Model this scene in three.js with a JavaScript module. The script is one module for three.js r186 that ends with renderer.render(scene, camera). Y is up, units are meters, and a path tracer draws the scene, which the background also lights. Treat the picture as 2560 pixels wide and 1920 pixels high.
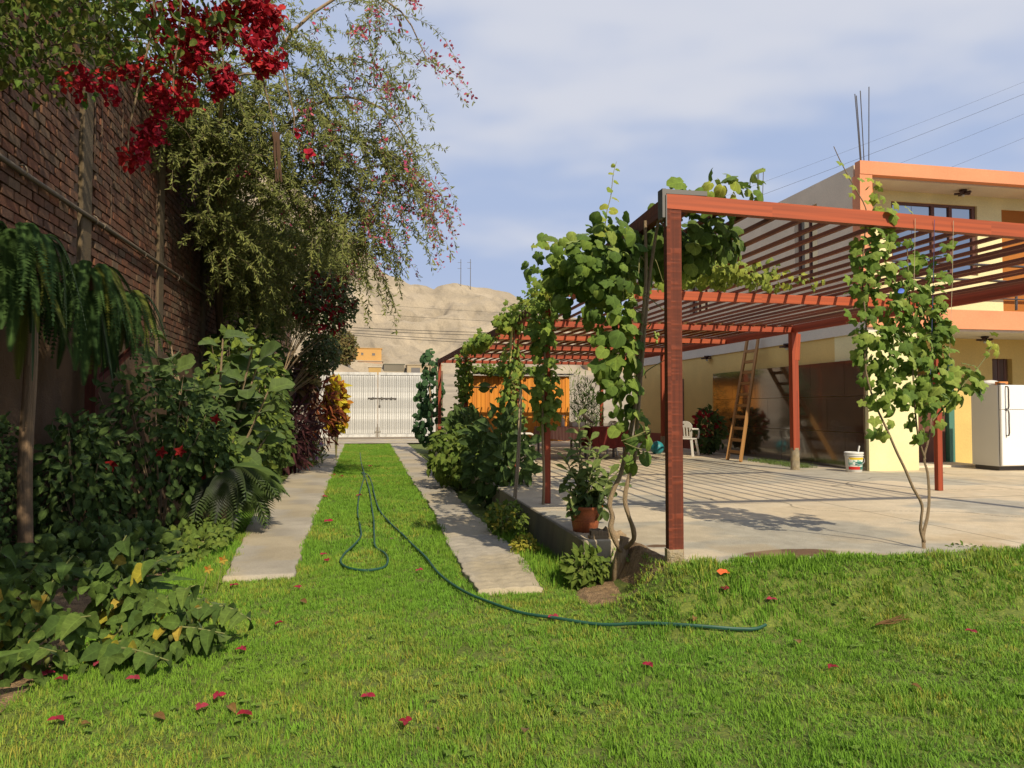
import * as THREE from 'three';
import { mergeGeometries } from 'three/addons/utils/BufferGeometryUtils.js';

// ---------------------------------------------------------------- camera, sky, sun, exposure
const scene = new THREE.Scene();
const camera = new THREE.PerspectiveCamera(54.83, 4 / 3, 0.05, 2000);
camera.position.set(0, 1.5, 0);
camera.lookAt(19.66, 1.5 + 3.281, -98.0);
const renderer = new THREE.WebGLRenderer({ antialias: true });
renderer.setSize(1024, 768);
renderer.toneMapping = THREE.LinearToneMapping;
renderer.toneMappingExposure = 1.06;
renderer.shadowMap.enabled = true;

function mulberry(a) { return () => { a |= 0; a = a + 0x6D2B79F5 | 0; let t = Math.imul(a ^ a >>> 15, 1 | a); t = t + Math.imul(t ^ t >>> 7, 61 | t) ^ t; return ((t ^ t >>> 14) >>> 0) / 4294967296; }; }
let R = mulberry(7);
const rr = (a, b) => a + (b - a) * R();
const pick = a => a[Math.floor(R() * a.length)];
const clamp = (x, a = 0, b = 1) => Math.min(b, Math.max(a, x));
const mix = (a, b, t) => a + (b - a) * t;
const S = (a, b, x) => { const t = clamp((x - a) / (b - a)); return t * t * (3 - 2 * t); };
const hash = (x, y, z) => { let h = Math.imul(x | 0, 374761393) + Math.imul(y | 0, 668265263) + Math.imul(z | 0, 2147483647 - 61); h = Math.imul(h ^ h >>> 13, 1274126177); return ((h ^ h >>> 16) >>> 0) / 4294967296; };
function noise(x, y, z = 0, per = 0) {
  const X = Math.floor(x), Y = Math.floor(y), Z = Math.floor(z), m = per ? (v => ((v % per) + per) % per) : (v => v);
  const s = t => t * t * (3 - 2 * t), u = s(x - X), v = s(y - Y), w = s(z - Z);
  const c = (i, j, k) => hash(m(X + i), m(Y + j), Z + k);
  return mix(mix(mix(c(0, 0, 0), c(1, 0, 0), u), mix(c(0, 1, 0), c(1, 1, 0), u), v), mix(mix(c(0, 0, 1), c(1, 0, 1), u), mix(c(0, 1, 1), c(1, 1, 1), u), v), w);
}
function fbm(x, y, z = 0, o = 4, per = 0) { let a = 0.5, s = 0, n = 0; for (let i = 0; i < o; i++) { s += a * noise(x, y, z + i * 7.3, per); n += a; a *= 0.5; x *= 2; y *= 2; z *= 2; per *= 2; } return s / n; }

const SUN = new THREE.Vector3(0.175, 0.629, 0.757).normalize();
{ // one computed sky: pale haze at the horizon, thin high cloud overhead
  const W = 1024, H = 512, d = new Float32Array(W * H * 4);
  for (let j = 0; j < H; j++) for (let i = 0; i < W; i++) {
    const el = ((j + 0.5) / H - 0.5) * Math.PI, az = ((i + 0.5) / W - 0.5) * 2 * Math.PI;
    const y = Math.sin(el), x = Math.cos(el) * Math.cos(az), z = Math.cos(el) * Math.sin(az);
    let r, g, b;
    const t = clamp(y);
    const k1 = S(0.0, 0.2, t), k2 = S(0.2, 1.0, t);
    r = mix(0.53, 0.40, k1); g = mix(0.58, 0.49, k1); b = mix(0.70, 0.695, k1);
    r = mix(r, 0.17, k2); g = mix(g, 0.28, k2); b = mix(b, 0.54, k2);
    if (y > 0.01) {
      const px = x / (y + 0.12), pz = z / (y + 0.12), rad = Math.hypot(px, pz);
      const n = fbm(px * 1.5 + 4.2, pz * 2.2 + 9.1, 0, 6) * 0.68 + fbm(px * 5 + pz * 3 + 1, pz * 11 - px * 4, 3, 5) * 0.32;
      const c = S(0.38, 0.86, n + 0.26 * S(2.9, 1.2, rad) - 0.04) * S(0.02, 0.22, y) * 0.8;
      r = mix(r, 0.68, c); g = mix(g, 0.69, c); b = mix(b, 0.745, c);
    }
    if (y < 0) { r = mix(r, 0.30, S(0, -0.1, y)); g = mix(g, 0.26, S(0, -0.1, y)); b = mix(b, 0.2, S(0, -0.1, y)); }
    const o = (j * W + i) * 4; d[o] = r; d[o + 1] = g; d[o + 2] = b; d[o + 3] = 1;
  }
  const sky = new THREE.DataTexture(d, W, H, THREE.RGBAFormat, THREE.FloatType);
  sky.mapping = THREE.EquirectangularReflectionMapping; sky.magFilter = THREE.LinearFilter; sky.minFilter = THREE.LinearFilter; sky.wrapS = THREE.RepeatWrapping; sky.needsUpdate = true;
  scene.background = sky; scene.environment = sky;
}
const sun = new THREE.DirectionalLight(new THREE.Color().setRGB(1, 0.87, 0.65), 4.7);
sun.position.copy(SUN).multiplyScalar(60).add(new THREE.Vector3(3, 0, -12));
sun.target.position.set(3, 0, -12);
sun.castShadow = true; sun.shadow.mapSize.set(4096, 4096); sun.shadow.radius = 1;
Object.assign(sun.shadow.camera, { left: -28, right: 28, top: 28, bottom: -28, near: 1, far: 160 });
scene.add(sun, sun.target);

// ---------------------------------------------------------------- helpers
const V = (x, y, z) => new THREE.Vector3(x, y, z);
const used = {};
function numbered(n) { const k = used[n] = (used[n] ?? -1) + 1; return k ? n + '_' + String(k).padStart(3, '0') : n; }
function tag(o, label, category, group, kind) { o.userData.label = label; o.userData.category = category; if (group) o.userData.group = group; if (kind) o.userData.kind = kind; return o; }
function thing(name, label, category, group, pos) { const o = new THREE.Group(); o.name = numbered(name); tag(o, label, category, group); if (pos) o.position.set(...pos); scene.add(o); return o; }
function mesh(name, geo, mat, parent) { const m = new THREE.Mesh(geo, mat); m.name = parent && parent !== scene ? name : numbered(name); m.castShadow = m.receiveShadow = true; (parent || scene).add(m); return m; }
function one(name, geo, mat, label, category, group) { return tag(mesh(name, geo, mat, scene), label, category, group); }
function struct(name, geo, mat) { const m = mesh(name, geo, mat, scene); m.userData.kind = 'structure'; return m; }

const col = (r, g, b) => new THREE.Color().setRGB(r, g, b);
function tex(w, h, fn, srgb = true) {
  const d = new Uint8Array(w * h * 4);
  for (let j = 0; j < h; j++) for (let i = 0; i < w; i++) { const c = fn(i / w, j / h, i, j), o = (j * w + i) * 4; d[o] = clamp(c[0]) * 255; d[o + 1] = clamp(c[1]) * 255; d[o + 2] = clamp(c[2]) * 255; d[o + 3] = 255; }
  const t = new THREE.DataTexture(d, w, h); if (srgb) t.colorSpace = THREE.SRGBColorSpace; t.wrapS = t.wrapT = THREE.RepeatWrapping; t.magFilter = THREE.LinearFilter; t.minFilter = THREE.LinearMipmapLinearFilter; t.generateMipmaps = true; t.needsUpdate = true; return t;
}
const rep = (t, x, y) => { const c = t.clone(); c.repeat.set(x, y); c.needsUpdate = true; return c; };
const std = (c, rough = 0.8, o = {}) => new THREE.MeshStandardMaterial({ color: c, roughness: rough, ...o });
const leafM = (r, g, b, o = {}) => new THREE.MeshPhysicalMaterial({ color: col(r, g, b), roughness: 0.9, transmission: 0.34, thickness: 0, side: THREE.DoubleSide, specularIntensity: 0.35, map: leafTex, ...o });

// textures (colour multipliers kept near white where they tint)
const speckle = tex(256, 256, (u, v) => { const n = 0.80 + 0.28 * (fbm(u * 8, v * 8, 1, 4, 8) - 0.5) + 0.22 * (noise(u * 128, v * 128, 5, 128) - 0.5) + 0.1; return [n, n, n]; });
const plasterT = tex(256, 256, (u, v) => { const n = 0.93 + 0.08 * (fbm(u * 5, v * 5, 1, 5, 5) - 0.5) + 0.05 * (noise(u * 128, v * 128, 5, 128) - 0.5); return [n, n * 0.995, n * 0.985]; });
const speckB = tex(256, 256, (u, v) => { const n = 0.5 + 0.6 * (fbm(u * 16, v * 16, 2, 4, 16) - 0.5) + 0.35 * (noise(u * 128, v * 128, 9, 128) - 0.5); return [n, n, n]; }, false);
const woodT = tex(256, 256, (u, v) => { const g = fbm(u * 24, v * 2, 3, 4, 24), k = fbm(u * 6, v * 1.0, 8, 3, 6); const n = 0.72 + 0.36 * g - 0.1 * k + 0.05; return [n, n * 0.97, n * 0.94]; });
const sawT = tex(256, 512, (u, v) => { const g = fbm(u * 16, v * 2, 3, 4, 16), s = Math.pow(noise(u * 2, v * 150, 4, 0), 3) * (0.4 + noise(u * 14, v * 30, 6)); const n = 0.62 + 0.34 * g; return [n + 0.30 * s, n * 0.98 + 0.30 * s, n * 0.95 + 0.28 * s]; });
const leafTex = tex(128, 128, (u, v) => {
  const x = Math.abs(u - 0.5) * 2, mid = Math.exp(-x * x * 900) * 0.22, q = (v * 7 - x * 2.2), f = Math.abs(q - Math.round(q)), vein = Math.exp(-f * f * 320) * 0.12 * (1 - x * 0.5);
  const n = 0.84 + 0.22 * (fbm(u * 7, v * 7, 4, 4) - 0.5) + mid * 0.6 + vein; return [n + 0.04 * vein, n, n * 0.95];
});

// boxes, tubes, strips
function box(w, h, d, x = 0, y = 0, z = 0) { const g = new THREE.BoxGeometry(w, h, d); g.translate(x, y, z); return g; }
function cbox(w, h, d, b = 0.01) { // chamfered box, origin at centre
  const s = new THREE.Shape(), x = w / 2 - b, y = h / 2 - b; s.moveTo(-x, -y); s.lineTo(x, -y); s.lineTo(x, y); s.lineTo(-x, y); s.closePath();
  const g = new THREE.ExtrudeGeometry(s, { depth: d - 2 * b, bevelEnabled: true, bevelThickness: b, bevelSize: b, bevelSegments: 1 }); g.translate(0, 0, -(d - 2 * b) / 2); return g;
}
function bar(a, b, w, h, o = {}) { // beam from a to b; uv along its length in metres
  const L = a.distanceTo(b), g = cbox(w, h, L, o.bevel ?? 0.006);
  const p = g.attributes.position, uv = g.attributes.uv; for (let i = 0; i < p.count; i++) uv.setXY(i, (p.getX(i) + p.getY(i)) * (o.us ?? 3) + (o.uo ?? 0), p.getZ(i) * 0.5 + (o.uo ?? 0));
  const m = new THREE.Matrix4().lookAt(a, b, Math.abs(b.y - a.y) > 0.95 * L ? V(0, 0, 1) : V(0, 1, 0)); g.applyMatrix4(m); g.translate((a.x + b.x) / 2, (a.y + b.y) / 2, (a.z + b.z) / 2); return g;
}
function tube(pts, r0, r1, seg = 5, sub = 3) {
  const cv = new THREE.CatmullRomCurve3(pts), n = Math.max(2, (pts.length - 1) * sub), fr = cv.computeFrenetFrames(n, false), P = [], U = [], I = [];
  for (let i = 0; i <= n; i++) { const p = cv.getPoint(i / n), r = typeof r0 === 'function' ? r0(i / n) : mix(r0, r1, i / n); for (let k = 0; k <= seg; k++) { const a = k / seg * Math.PI * 2, c = Math.cos(a) * r, s = Math.sin(a) * r, N = fr.normals[i], B = fr.binormals[i]; P.push(p.x + N.x * c + B.x * s, p.y + N.y * c + B.y * s, p.z + N.z * c + B.z * s); U.push(k / seg, i / n * pts.length * 0.4); } }
  for (let i = 0; i < n; i++) for (let k = 0; k < seg; k++) { const a = i * (seg + 1) + k, b = a + seg + 1; I.push(a, a + 1, b, a + 1, b + 1, b); }
  const c0 = P.length / 3; for (const [i, s] of [[0, -1], [n, 1]]) { const p = cv.getPoint(i / n); P.push(p.x, p.y, p.z); U.push(0.5, 0.5); const c = P.length / 3 - 1; for (let k = 0; k < seg; k++) { const a = i * (seg + 1) + k; s < 0 ? I.push(c, a + 1, a) : I.push(c, a, a + 1); } }
  return geo(P, U, I);
}
function geo(P, U, I, C) { const g = new THREE.BufferGeometry(); g.setAttribute('position', new THREE.Float32BufferAttribute(P, 3)); g.setAttribute('uv', new THREE.Float32BufferAttribute(U, 2)); if (C) g.setAttribute('color', new THREE.Float32BufferAttribute(C, 3)); g.setIndex(I); g.computeVertexNormals(); return g; }
function grid(nu, nv, fn, colour) { const P = [], U = [], I = [], C = colour ? [] : null; for (let j = 0; j <= nv; j++) for (let i = 0; i <= nu; i++) { const p = fn(i / nu, j / nv); P.push(p[0], p[1], p[2]); U.push(p[3] ?? p[0], p[4] ?? p[2]); if (C) C.push(...colour(p)); } for (let j = 0; j < nv; j++) for (let i = 0; i < nu; i++) { const a = j * (nu + 1) + i, b = a + nu + 1; I.push(a, a + 1, b, a + 1, b + 1, b); } return geo(P, U, I, C); }
function lathe(pr, seg = 24) { return new THREE.LatheGeometry(pr.map(p => new THREE.Vector2(...p)), seg); }
const merge = a => mergeGeometries(a.map(g => { const q = g.index ? g.toNonIndexed() : g; for (const k of Object.keys(q.attributes)) if (!['position', 'normal', 'uv'].includes(k)) q.deleteAttribute(k); return q; }));

// leaves: base at the origin, blade along +Y, upper face towards +Z
function leafWide(wf, n = 5, fold = 0.25, droop = 0.2, wave = 0, tw = 0.06) { // five points across, gently cupped and twisted
  const P = [], U = [], I = [];
  for (let i = 0; i <= n; i++) { const t = i / n, w = wf(t), z = -droop * t * t, y = t * (1 - 0.18 * Math.abs(droop) * t), q = wave * Math.sin(t * 13 + 1); for (const s of [-1, -0.5, 0, 0.5, 1]) { P.push(s * w + tw * t * t, y - 0.05 * s * s * w, z + fold * w * s * s * 1.1 + 0.05 * w * Math.abs(s) + q * s * Math.abs(s) + tw * 0.6 * s * w * t); U.push(0.5 + s * w * 0.9, t); } }
  for (let i = 0; i < n; i++) for (let k = 0; k < 4; k++) { const a = i * 5 + k; I.push(a, a + 1, a + 5, a + 1, a + 6, a + 5); }
  return geo(P, U, I);
}
function leafStrip(wf, n = 5, fold = 0.25, droop = 0.2, wave = 0) { // wf(t) = half width for length 1
  const P = [], U = [], I = [];
  for (let i = 0; i <= n; i++) { const t = i / n, w = wf(t), z = -droop * t * t, y = t * (1 - 0.18 * Math.abs(droop) * t), q = wave ? wave * Math.sin(t * 17) : 0; P.push(-w, y, z + fold * w + q, 0, y, z, w, y, z + fold * w - q); U.push(0.5 - w * 0.9, t, 0.5, t, 0.5 + w * 0.9, t); }
  for (let i = 0; i < n; i++) { const a = i * 3; I.push(a, a + 1, a + 3, a + 1, a + 4, a + 3, a + 1, a + 2, a + 4, a + 2, a + 5, a + 4); }
  return geo(P, U, I);
}
function leafPolar(rf, n = 16, cup = 0.25, ph = 0) { // polar outline about a centre, with a notch at the petiole
  const P = [0, 0.42, 0], U = [0.5, 0.42], I = [];
  for (const k of [0.55, 1]) for (let i = 0; i <= n; i++) { const a = -Math.PI / 2 + i / n * 2 * Math.PI, r = rf(i / n) * k * 0.52, x = Math.cos(a) * r, y = 0.42 + Math.sin(a) * r; const z = -cup * (x * x + (y - 0.42) ** 2) * 1.6 + (k === 1 ? 0.035 * Math.sin(i * 2.1 + ph) : 0) + 0.08 * Math.abs(x); P.push(x, y, z); U.push(0.5 + x * 0.9, y); }
  const m = n + 1; for (let i = 0; i < n; i++) { I.push(0, 1 + i, 2 + i); const a = 1 + i, b = a + m; I.push(a, b, a + 1, a + 1, b, b + 1); }
  return geo(P, U, I);
}
const heart = t => { const a = t * 2 * Math.PI, q = Math.abs(t - 0.5); return (0.30 + 0.70 * Math.pow(Math.abs(Math.sin(a / 2)), 0.42)) * (0.90 + 0.28 * Math.exp(-q * q * 160) + 0.10 * Math.exp(-(q - 0.2) * (q - 0.2) * 300)) * (1 + 0.045 * Math.sin(t * 110)); };
const grape = t => { const a = (t - 0.5) * 2 * Math.PI, l = Math.abs(Math.cos(a * 2.5)); return (0.34 + 0.66 * Math.pow(Math.abs(Math.sin(t * Math.PI)), 0.35)) * (0.62 + 0.42 * l) * (1 + 0.08 * Math.sin(t * 66)); };
const LEAF = {
  heart: [0, 1, 2].map(i => leafPolar(heart, 22, 0.15 + 0.45 * i, i * 2)),
  grape: [0, 1, 2].map(i => leafPolar(grape, 21, 0.15 + 0.35 * i, i * 1.7)),
  oval: [0, 1, 2].map(i => leafWide(t => 0.30 * Math.pow(Math.sin(Math.PI * Math.min(1, t * 0.97 + 0.02)), 0.8), 5, 0.15 + 0.2 * i, 0.1 + 0.2 * i)),
  obovate: [0, 1, 2].map(i => leafStrip(t => 0.04 + 0.22 * Math.sin(Math.PI * Math.pow(t, 1.5)), 5, 0.35 + 0.1 * i, 0.05 + 0.2 * i)),
  fiddle: [0, 1, 2].map(i => leafWide(t => 0.05 + 0.33 * Math.pow(Math.sin(Math.PI * Math.pow(t, 1.35) * 0.98), 0.7) * (1 - 0.16 * Math.sin(t * 12)), 9, 0.3, 0.15 + 0.25 * i, 0.035)),
  lance: [0, 1, 2].map(i => leafStrip(t => 0.085 * Math.pow(Math.sin(Math.PI * (t * 0.96 + 0.02)), 0.7), 4, 0.4, 0.1 + 0.3 * i)),
  strap: [0, 1, 2].map(i => leafStrip(t => 0.10 * Math.pow(Math.sin(Math.PI * (0.12 + t * 0.87)), 0.8), 9, 0.45, 0.25 + 0.45 * i)),
  physalis: [0, 1, 2].map(i => leafWide(t => 0.36 * Math.pow(Math.sin(Math.PI * Math.pow(t * 0.97 + 0.015, 0.62)), 0.8) * (1 + 0.07 * Math.sin(t * 34)), 8, 0.15 + 0.2 * i, 0.15 + 0.3 * i, 0.02, 0.12 * (i - 1))),
};
const foliM = new THREE.MeshPhysicalMaterial({ color: 0xffffff, roughness: 0.9, transmission: 0.3, thickness: 0, side: THREE.DoubleSide, specularIntensity: 0.35, map: leafTex });
function basis(dir, nrm) { const y = dir.clone().normalize(); let z = nrm.clone().addScaledVector(y, -nrm.dot(y)); if (z.lengthSq() < 1e-4) z = V(y.y, -y.x, 0.01); z.normalize(); const x = y.clone().cross(z); return new THREE.Matrix4().makeBasis(x, y, z); }
function addLeaf(parent, g, m, p, dir, nrm, s, name = 'leaf') { const o = mesh(name, g, m, parent); o.applyMatrix4(basis(dir, nrm)); o.scale.setScalar(s); o.position.copy(p); return o; }
const rv = () => { let v; do v = V(rr(-1, 1), rr(-1, 1), rr(-1, 1)); while (v.lengthSq() > 1); return v; };
// leaves of their own in a blob (ellipsoid); hung leaves look outwards and towards the light
function blob(parent, kind, mats, c, r, n, size, o = {}) {
  const C = V(...c);
  for (let i = 0; i < n; i++) {
    const v = rv(); if (o.shell) v.setLength(mix(v.length(), 1, o.shell));
    const p = V(v.x * r[0], v.y * r[1], v.z * r[2]).add(C);
    const out = v.clone().normalize();
    const dir = V(0, o.up ?? -0.9, 0).addScaledVector(out, o.out ?? 0.5).add(rv().multiplyScalar(o.rand ?? 0.6));
    const nrm = SUN.clone().multiplyScalar(o.sun ?? 0.7).addScaledVector(out, 0.5).add(rv().multiplyScalar(o.tilt ?? 0.7));
    addLeaf(parent, pick(LEAF[kind]), pick(mats), p, dir, nrm, rr(size[0], size[1]), o.name);
  }
}
// small inner leaves, too many to pick apart
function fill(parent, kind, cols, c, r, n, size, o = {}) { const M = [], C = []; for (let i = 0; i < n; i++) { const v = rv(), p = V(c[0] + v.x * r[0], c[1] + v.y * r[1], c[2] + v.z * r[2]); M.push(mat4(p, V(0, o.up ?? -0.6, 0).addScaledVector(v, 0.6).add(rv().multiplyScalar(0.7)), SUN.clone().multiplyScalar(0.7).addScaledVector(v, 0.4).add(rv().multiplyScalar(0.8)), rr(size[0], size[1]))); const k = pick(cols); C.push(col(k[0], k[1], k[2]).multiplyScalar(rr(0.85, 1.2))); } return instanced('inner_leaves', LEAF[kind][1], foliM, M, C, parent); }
function mat4(p, dir, nrm, s) { const m = basis(dir, nrm); m.scale(V(s, s, s)); m.setPosition(p); return m; }
function instanced(name, g, m, mats4, cols, parent) { const im = new THREE.InstancedMesh(g, m, mats4.length); im.name = name; mats4.forEach((a, i) => im.setMatrixAt(i, a)); if (cols) cols.forEach((c, i) => im.setColorAt(i, c)); im.castShadow = im.receiveShadow = true; im.userData.kind = 'stuff'; (parent || scene).add(im); return im; }

// ---------------------------------------------------------------- the setting
const interp = (T, z) => { if (z >= T[0][0]) return T[0][1]; for (let i = 1; i < T.length; i++) if (z >= T[i][0]) return mix(T[i - 1][1], T[i][1], (z - T[i - 1][0]) / (T[i][0] - T[i - 1][0])); return T[T.length - 1][1]; };
const bank = (x, z) => 0.345 * S(1.7, 2.28, x) * S(4.45, 5.08, -z) * (1 - S(5.12, 5.6, -z) * S(2.24, 2.02, x));
const lawnY = (x, z) => bank(x, z) + 0.02 * (fbm(x * 1.3, z * 1.3, 2, 3) - 0.5);
const LSr = [[-6.85, -0.61], [-11.6, -0.67], [-25.7, -0.72], [-34, -0.75]], LSl = [[-6.75, -1.17], [-8.5, -1.28], [-11.7, -1.55], [-15.3, -1.55], [-34, -1.6]];
const RSl = [[-5.95, 0.93], [-7.4, 0.90], [-10.7, 1.0], [-17, 1.0], [-29.4, 1.08], [-34, 1.1]], RSr = [[-5.95, 1.44], [-7.7, 1.56], [-10.6, 1.48], [-17, 1.7], [-34, 1.8]];
// earth out to the horizon
const sandT = tex(512, 512, (u, v) => { const n = 0.86 + 0.24 * (fbm(u * 6, v * 6, 1, 5, 6) - 0.5) + 0.12 * (noise(u * 200, v * 200, 2, 200) - 0.5); return [n, n * 0.985, n * 0.96]; });
struct('ground', grid(8, 8, (u, v) => [mix(-900, 900, u), -0.12, mix(-900, 900, v), u * 60, v * 60]), std(col(0.26, 0.20, 0.125), 1, { map: sandT }));
const thatch = tex(512, 512, (u, v) => { const n = fbm(u * 10, v * 10, 3, 5, 10), m = 1.6 * noise(u * 250, v * 120, 4, 0) * noise(u * 90, v * 250, 6, 0); return [0.22 + 0.16 * n + 0.16 * m, 0.27 + 0.17 * n + 0.14 * m, 0.10 + 0.08 * n + 0.05 * m]; });
struct('lawn', grid(110, 90, (u, v) => { const x = mix(-3.4, 9, u), z = mix(3, -7.5, v); return [x, lawnY(x, z) - (S(5.25, 5.4, -z) * S(2.2, 2.4, x)) * 0.25, z, x * 0.8, z * 0.8]; }), std(0xffffff, 1, { map: thatch }));
struct('lawn', grid(30, 160, (u, v) => { const x = mix(-3.4, 2.6, u), z = mix(-7.5, -34.5, v); return [x, -0.004, z, x * 0.8, z * 0.8]; }), std(0xffffff, 1, { map: thatch }));
// flower bed soil along the brick wall, and beside the patio
const soilT = tex(256, 256, (u, v) => { const n = 0.82 + 0.4 * (fbm(u * 12, v * 12, 3, 5, 12) - 0.5) + 0.25 * (noise(u * 100, v * 100, 6, 100) - 0.5); return [n, n * 0.93, n * 0.84]; });
const soilM = std(col(0.44, 0.335, 0.22), 1, { map: soilT, bumpMap: speckB, bumpScale: 0.03 });
struct('flower_bed_soil', grid(14, 120, (u, v) => { const z = mix(3, -34, v), w = -1.75 + 0.2 * (fbm(z * 0.7, 3) - 0.5) - 0.12 * S(-6, -16, z), x = mix(-3.3, w, u); return [x, 0.012 + 0.05 * fbm(x * 4, z * 4) * Math.sin(Math.PI * u), z, x * 1.5, z * 1.5]; }), soilM);
struct('soil_patch', grid(20, 14, (u, v) => { const x = mix(1.5, 2.27, u), z = mix(-5.2, -6.24, v), e = Math.hypot((u - 0.8) * 1.5, (v - 0.45) * 2); return [x, lawnY(x, z) + 0.006 + 0.04 * fbm(x * 6, z * 6) - 0.07 * S(0.75, 1.1, e), z, x * 2, z * 2]; }), soilM);

// concrete
const concB = rep(speckB, 1, 1);
const concT = tex(640, 640, (u, v) => { const n = fbm(u * 9, v * 9, 1, 6, 9), m = noise(u * 400, v * 400, 3, 400), s = S(0.48, 0.62, fbm(u * 4 + 3, v * 4, 8, 4, 4)); const k = 0.66 + 0.22 * n + 0.07 * m; return [k + 0.03 * s, k * 0.955 + 0.01 * s, k * 0.87 - 0.035 * s]; });
// patio slab: x 1.9..13.6, z -5.1..-24; its map is laid out in metres over the slab
const PX0 = 1.88, PX1 = 14, PZ0 = -5.05, PZ1 = -25.2;
const patioT = tex(760, 1200, (u, v) => {
  const x = mix(PX0, PX1, u), z = mix(PZ0, PZ1, v);
  const n = fbm(x * 1.1, z * 1.1, 1, 5), f = fbm(x * 9, z * 9, 2, 4), g = noise(x * 70, z * 70, 3);
  const grey = S(0.50, 0.58, fbm(x * 0.55 + 7, z * 0.9 + 2, 5, 4)), pale = S(0.53, 0.62, fbm(x * 0.8 + 20, z * 1.2, 6, 4));
  let k = 0.62 + 0.13 * n + 0.08 * f + 0.05 * g, c = [k * 1.02, k * 0.945, k * 0.81];
  c = c.map((a, i) => mix(a, [0.55, 0.55, 0.52][i] * (0.85 + 0.3 * f), grey * 0.6)); c = c.map((a, i) => mix(a, [0.76, 0.69, 0.57][i] * (0.9 + 0.2 * f), pale * 0.5));
  const wet = (cx, cz, rx, rz) => S(1.0, 0.88, Math.hypot((x - cx) / rx, (z - cz) / rz) + 0.5 * (fbm(x * 5, z * 9, 9, 3) - 0.5));
  const w = Math.max(wet(3.32, -5.5, 0.42, 0.16), wet(3.05, -5.36, 0.35, 0.10), wet(2.42, -6.0, 0.11, 0.06)); c = c.map((a, i) => mix(a, [0.36, 0.26, 0.17][i] * (0.9 + 0.3 * f), w * 0.92));
  const dirt = S(0.50, 0.68, fbm(x * 3.1, z * 3.1, 11, 4)) * S(-6.6, -5.3, z) * 0.5; c = c.map((a, i) => mix(a, [0.66, 0.57, 0.43][i], dirt));
  const cr = Math.abs(fbm(x * 0.35 + 3, z * 0.5, 13, 4) - 0.5), crack = S(0.0035, 0.001, cr) * 0.45; c = c.map(a => a * (1 - crack));
  const jx = Math.abs(((x - 1.9) / 3.6) % 1 - 0.5), jz = Math.abs(((-z - 5) / 3.4) % 1 - 0.5); const joint = Math.max(S(0.0045, 0.002, 0.5 - jx), S(0.005, 0.002, 0.5 - jz)) * 0.35; return c.map(a => a * (1 - joint));
});
{
  const sh = new THREE.Shape([[1.9, 6.25], [2.26, 6.25], [2.30, 5.14], [6, 5.2], [13.9, 5.4], [13.9, 25], [2.3, 25], [1.95, 14]].map(p => new THREE.Vector2(...p)));
  const g = new THREE.ExtrudeGeometry(sh, { depth: 0.45, bevelEnabled: true, bevelThickness: 0.012, bevelSize: 0.012, bevelSegments: 1 });
  g.rotateX(-Math.PI / 2); // shape (x, s) -> (x, h, -s): slab top at h
  const p = g.attributes.position, uv = g.attributes.uv; g.translate(0, 0.35 - 0.45 - 0.012, 0);
  for (let i = 0; i < p.count; i++) uv.setXY(i, (p.getX(i) - PX0) / (PX1 - PX0), (p.getZ(i) - PZ0) / (PZ1 - PZ0) + p.getY(i) * 0.02);
  g.computeVertexNormals();
  struct('patio', g, std(col(0.98, 0.98, 0.98), 0.88, { map: patioT, bumpMap: rep(speckB, 24, 40), bumpScale: 0.006 }));
}
function stripGeo(L, Rt, zs, top, rough, nu) { // a slab strip with uneven edges and sunk sides
  const P = [], U = [], I = []; const n = nu + 4;
  zs.forEach((z, j) => { const l = interp(L, z) + 0.09 * (fbm(z * 1.8, 1.3, 5, 3) - 0.5) + 0.03 * (noise(z * 9, 2) - 0.5), r = interp(Rt, z) + 0.09 * (fbm(z * 1.8, 7.7, 6, 3) - 0.5) + 0.03 * (noise(z * 9, 5) - 0.5); for (let i = 0; i <= n; i++) { const k = clamp((i - 2) / nu), x = mix(l, r, k); const side = i < 2 ? -1 : i > n - 2 ? 1 : 0; let y = side ? (i === 0 || i === n ? -0.12 : top - 0.015) : top + rough(x, z); const ex = side ? side * 0.015 : 0; if (j < 2 || j > zs.length - 3) y = (j === 0 || j === zs.length - 1) ? -0.12 : Math.min(y, top - 0.006); P.push(x + ex, y, z); U.push(x, z); } });
  for (let j = 0; j < zs.length - 1; j++) for (let i = 0; i < n; i++) { const a = j * (n + 1) + i, b = a + n + 1; I.push(a, a + 1, b, a + 1, b + 1, b); }
  return geo(P, U, I);
}
const zrange = (a, b, d) => { const o = [a + 0.02, a]; for (let z = a - d; z > b; z -= d * (1 + Math.abs(z - a) * 0.06)) o.push(z); o.push(b, b - 0.02); return o; };
const concM = std(col(0.58, 0.575, 0.57), 0.9, { map: rep(concT, 0.35, 0.35), bumpMap: rep(speckB, 2, 2), bumpScale: 0.006 });
struct('driveway_strip', stripGeo(LSl, LSr, zrange(-6.8, -31.5, 0.06), 0.045, (x, z) => 0.012 * (fbm(x * 3, z * 3, 4) - 0.5), 14), concM);
function cobble(x, z) { let d1 = 9, d2 = 9; const s = 6.2, X = Math.floor(x * s), Z = Math.floor(z * s * 1.1); for (let i = -1; i < 2; i++) for (let j = -1; j < 2; j++) { const cx = X + i + 0.15 + 0.7 * hash(X + i, Z + j, 1), cz = Z + j + 0.15 + 0.7 * hash(X + i, Z + j, 2), d = Math.hypot(x * s - cx, z * s * 1.1 - cz); if (d < d1) { d2 = d1; d1 = d; } else if (d < d2) d2 = d; } return S(0, 0.55, d2 - d1); }
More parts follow.
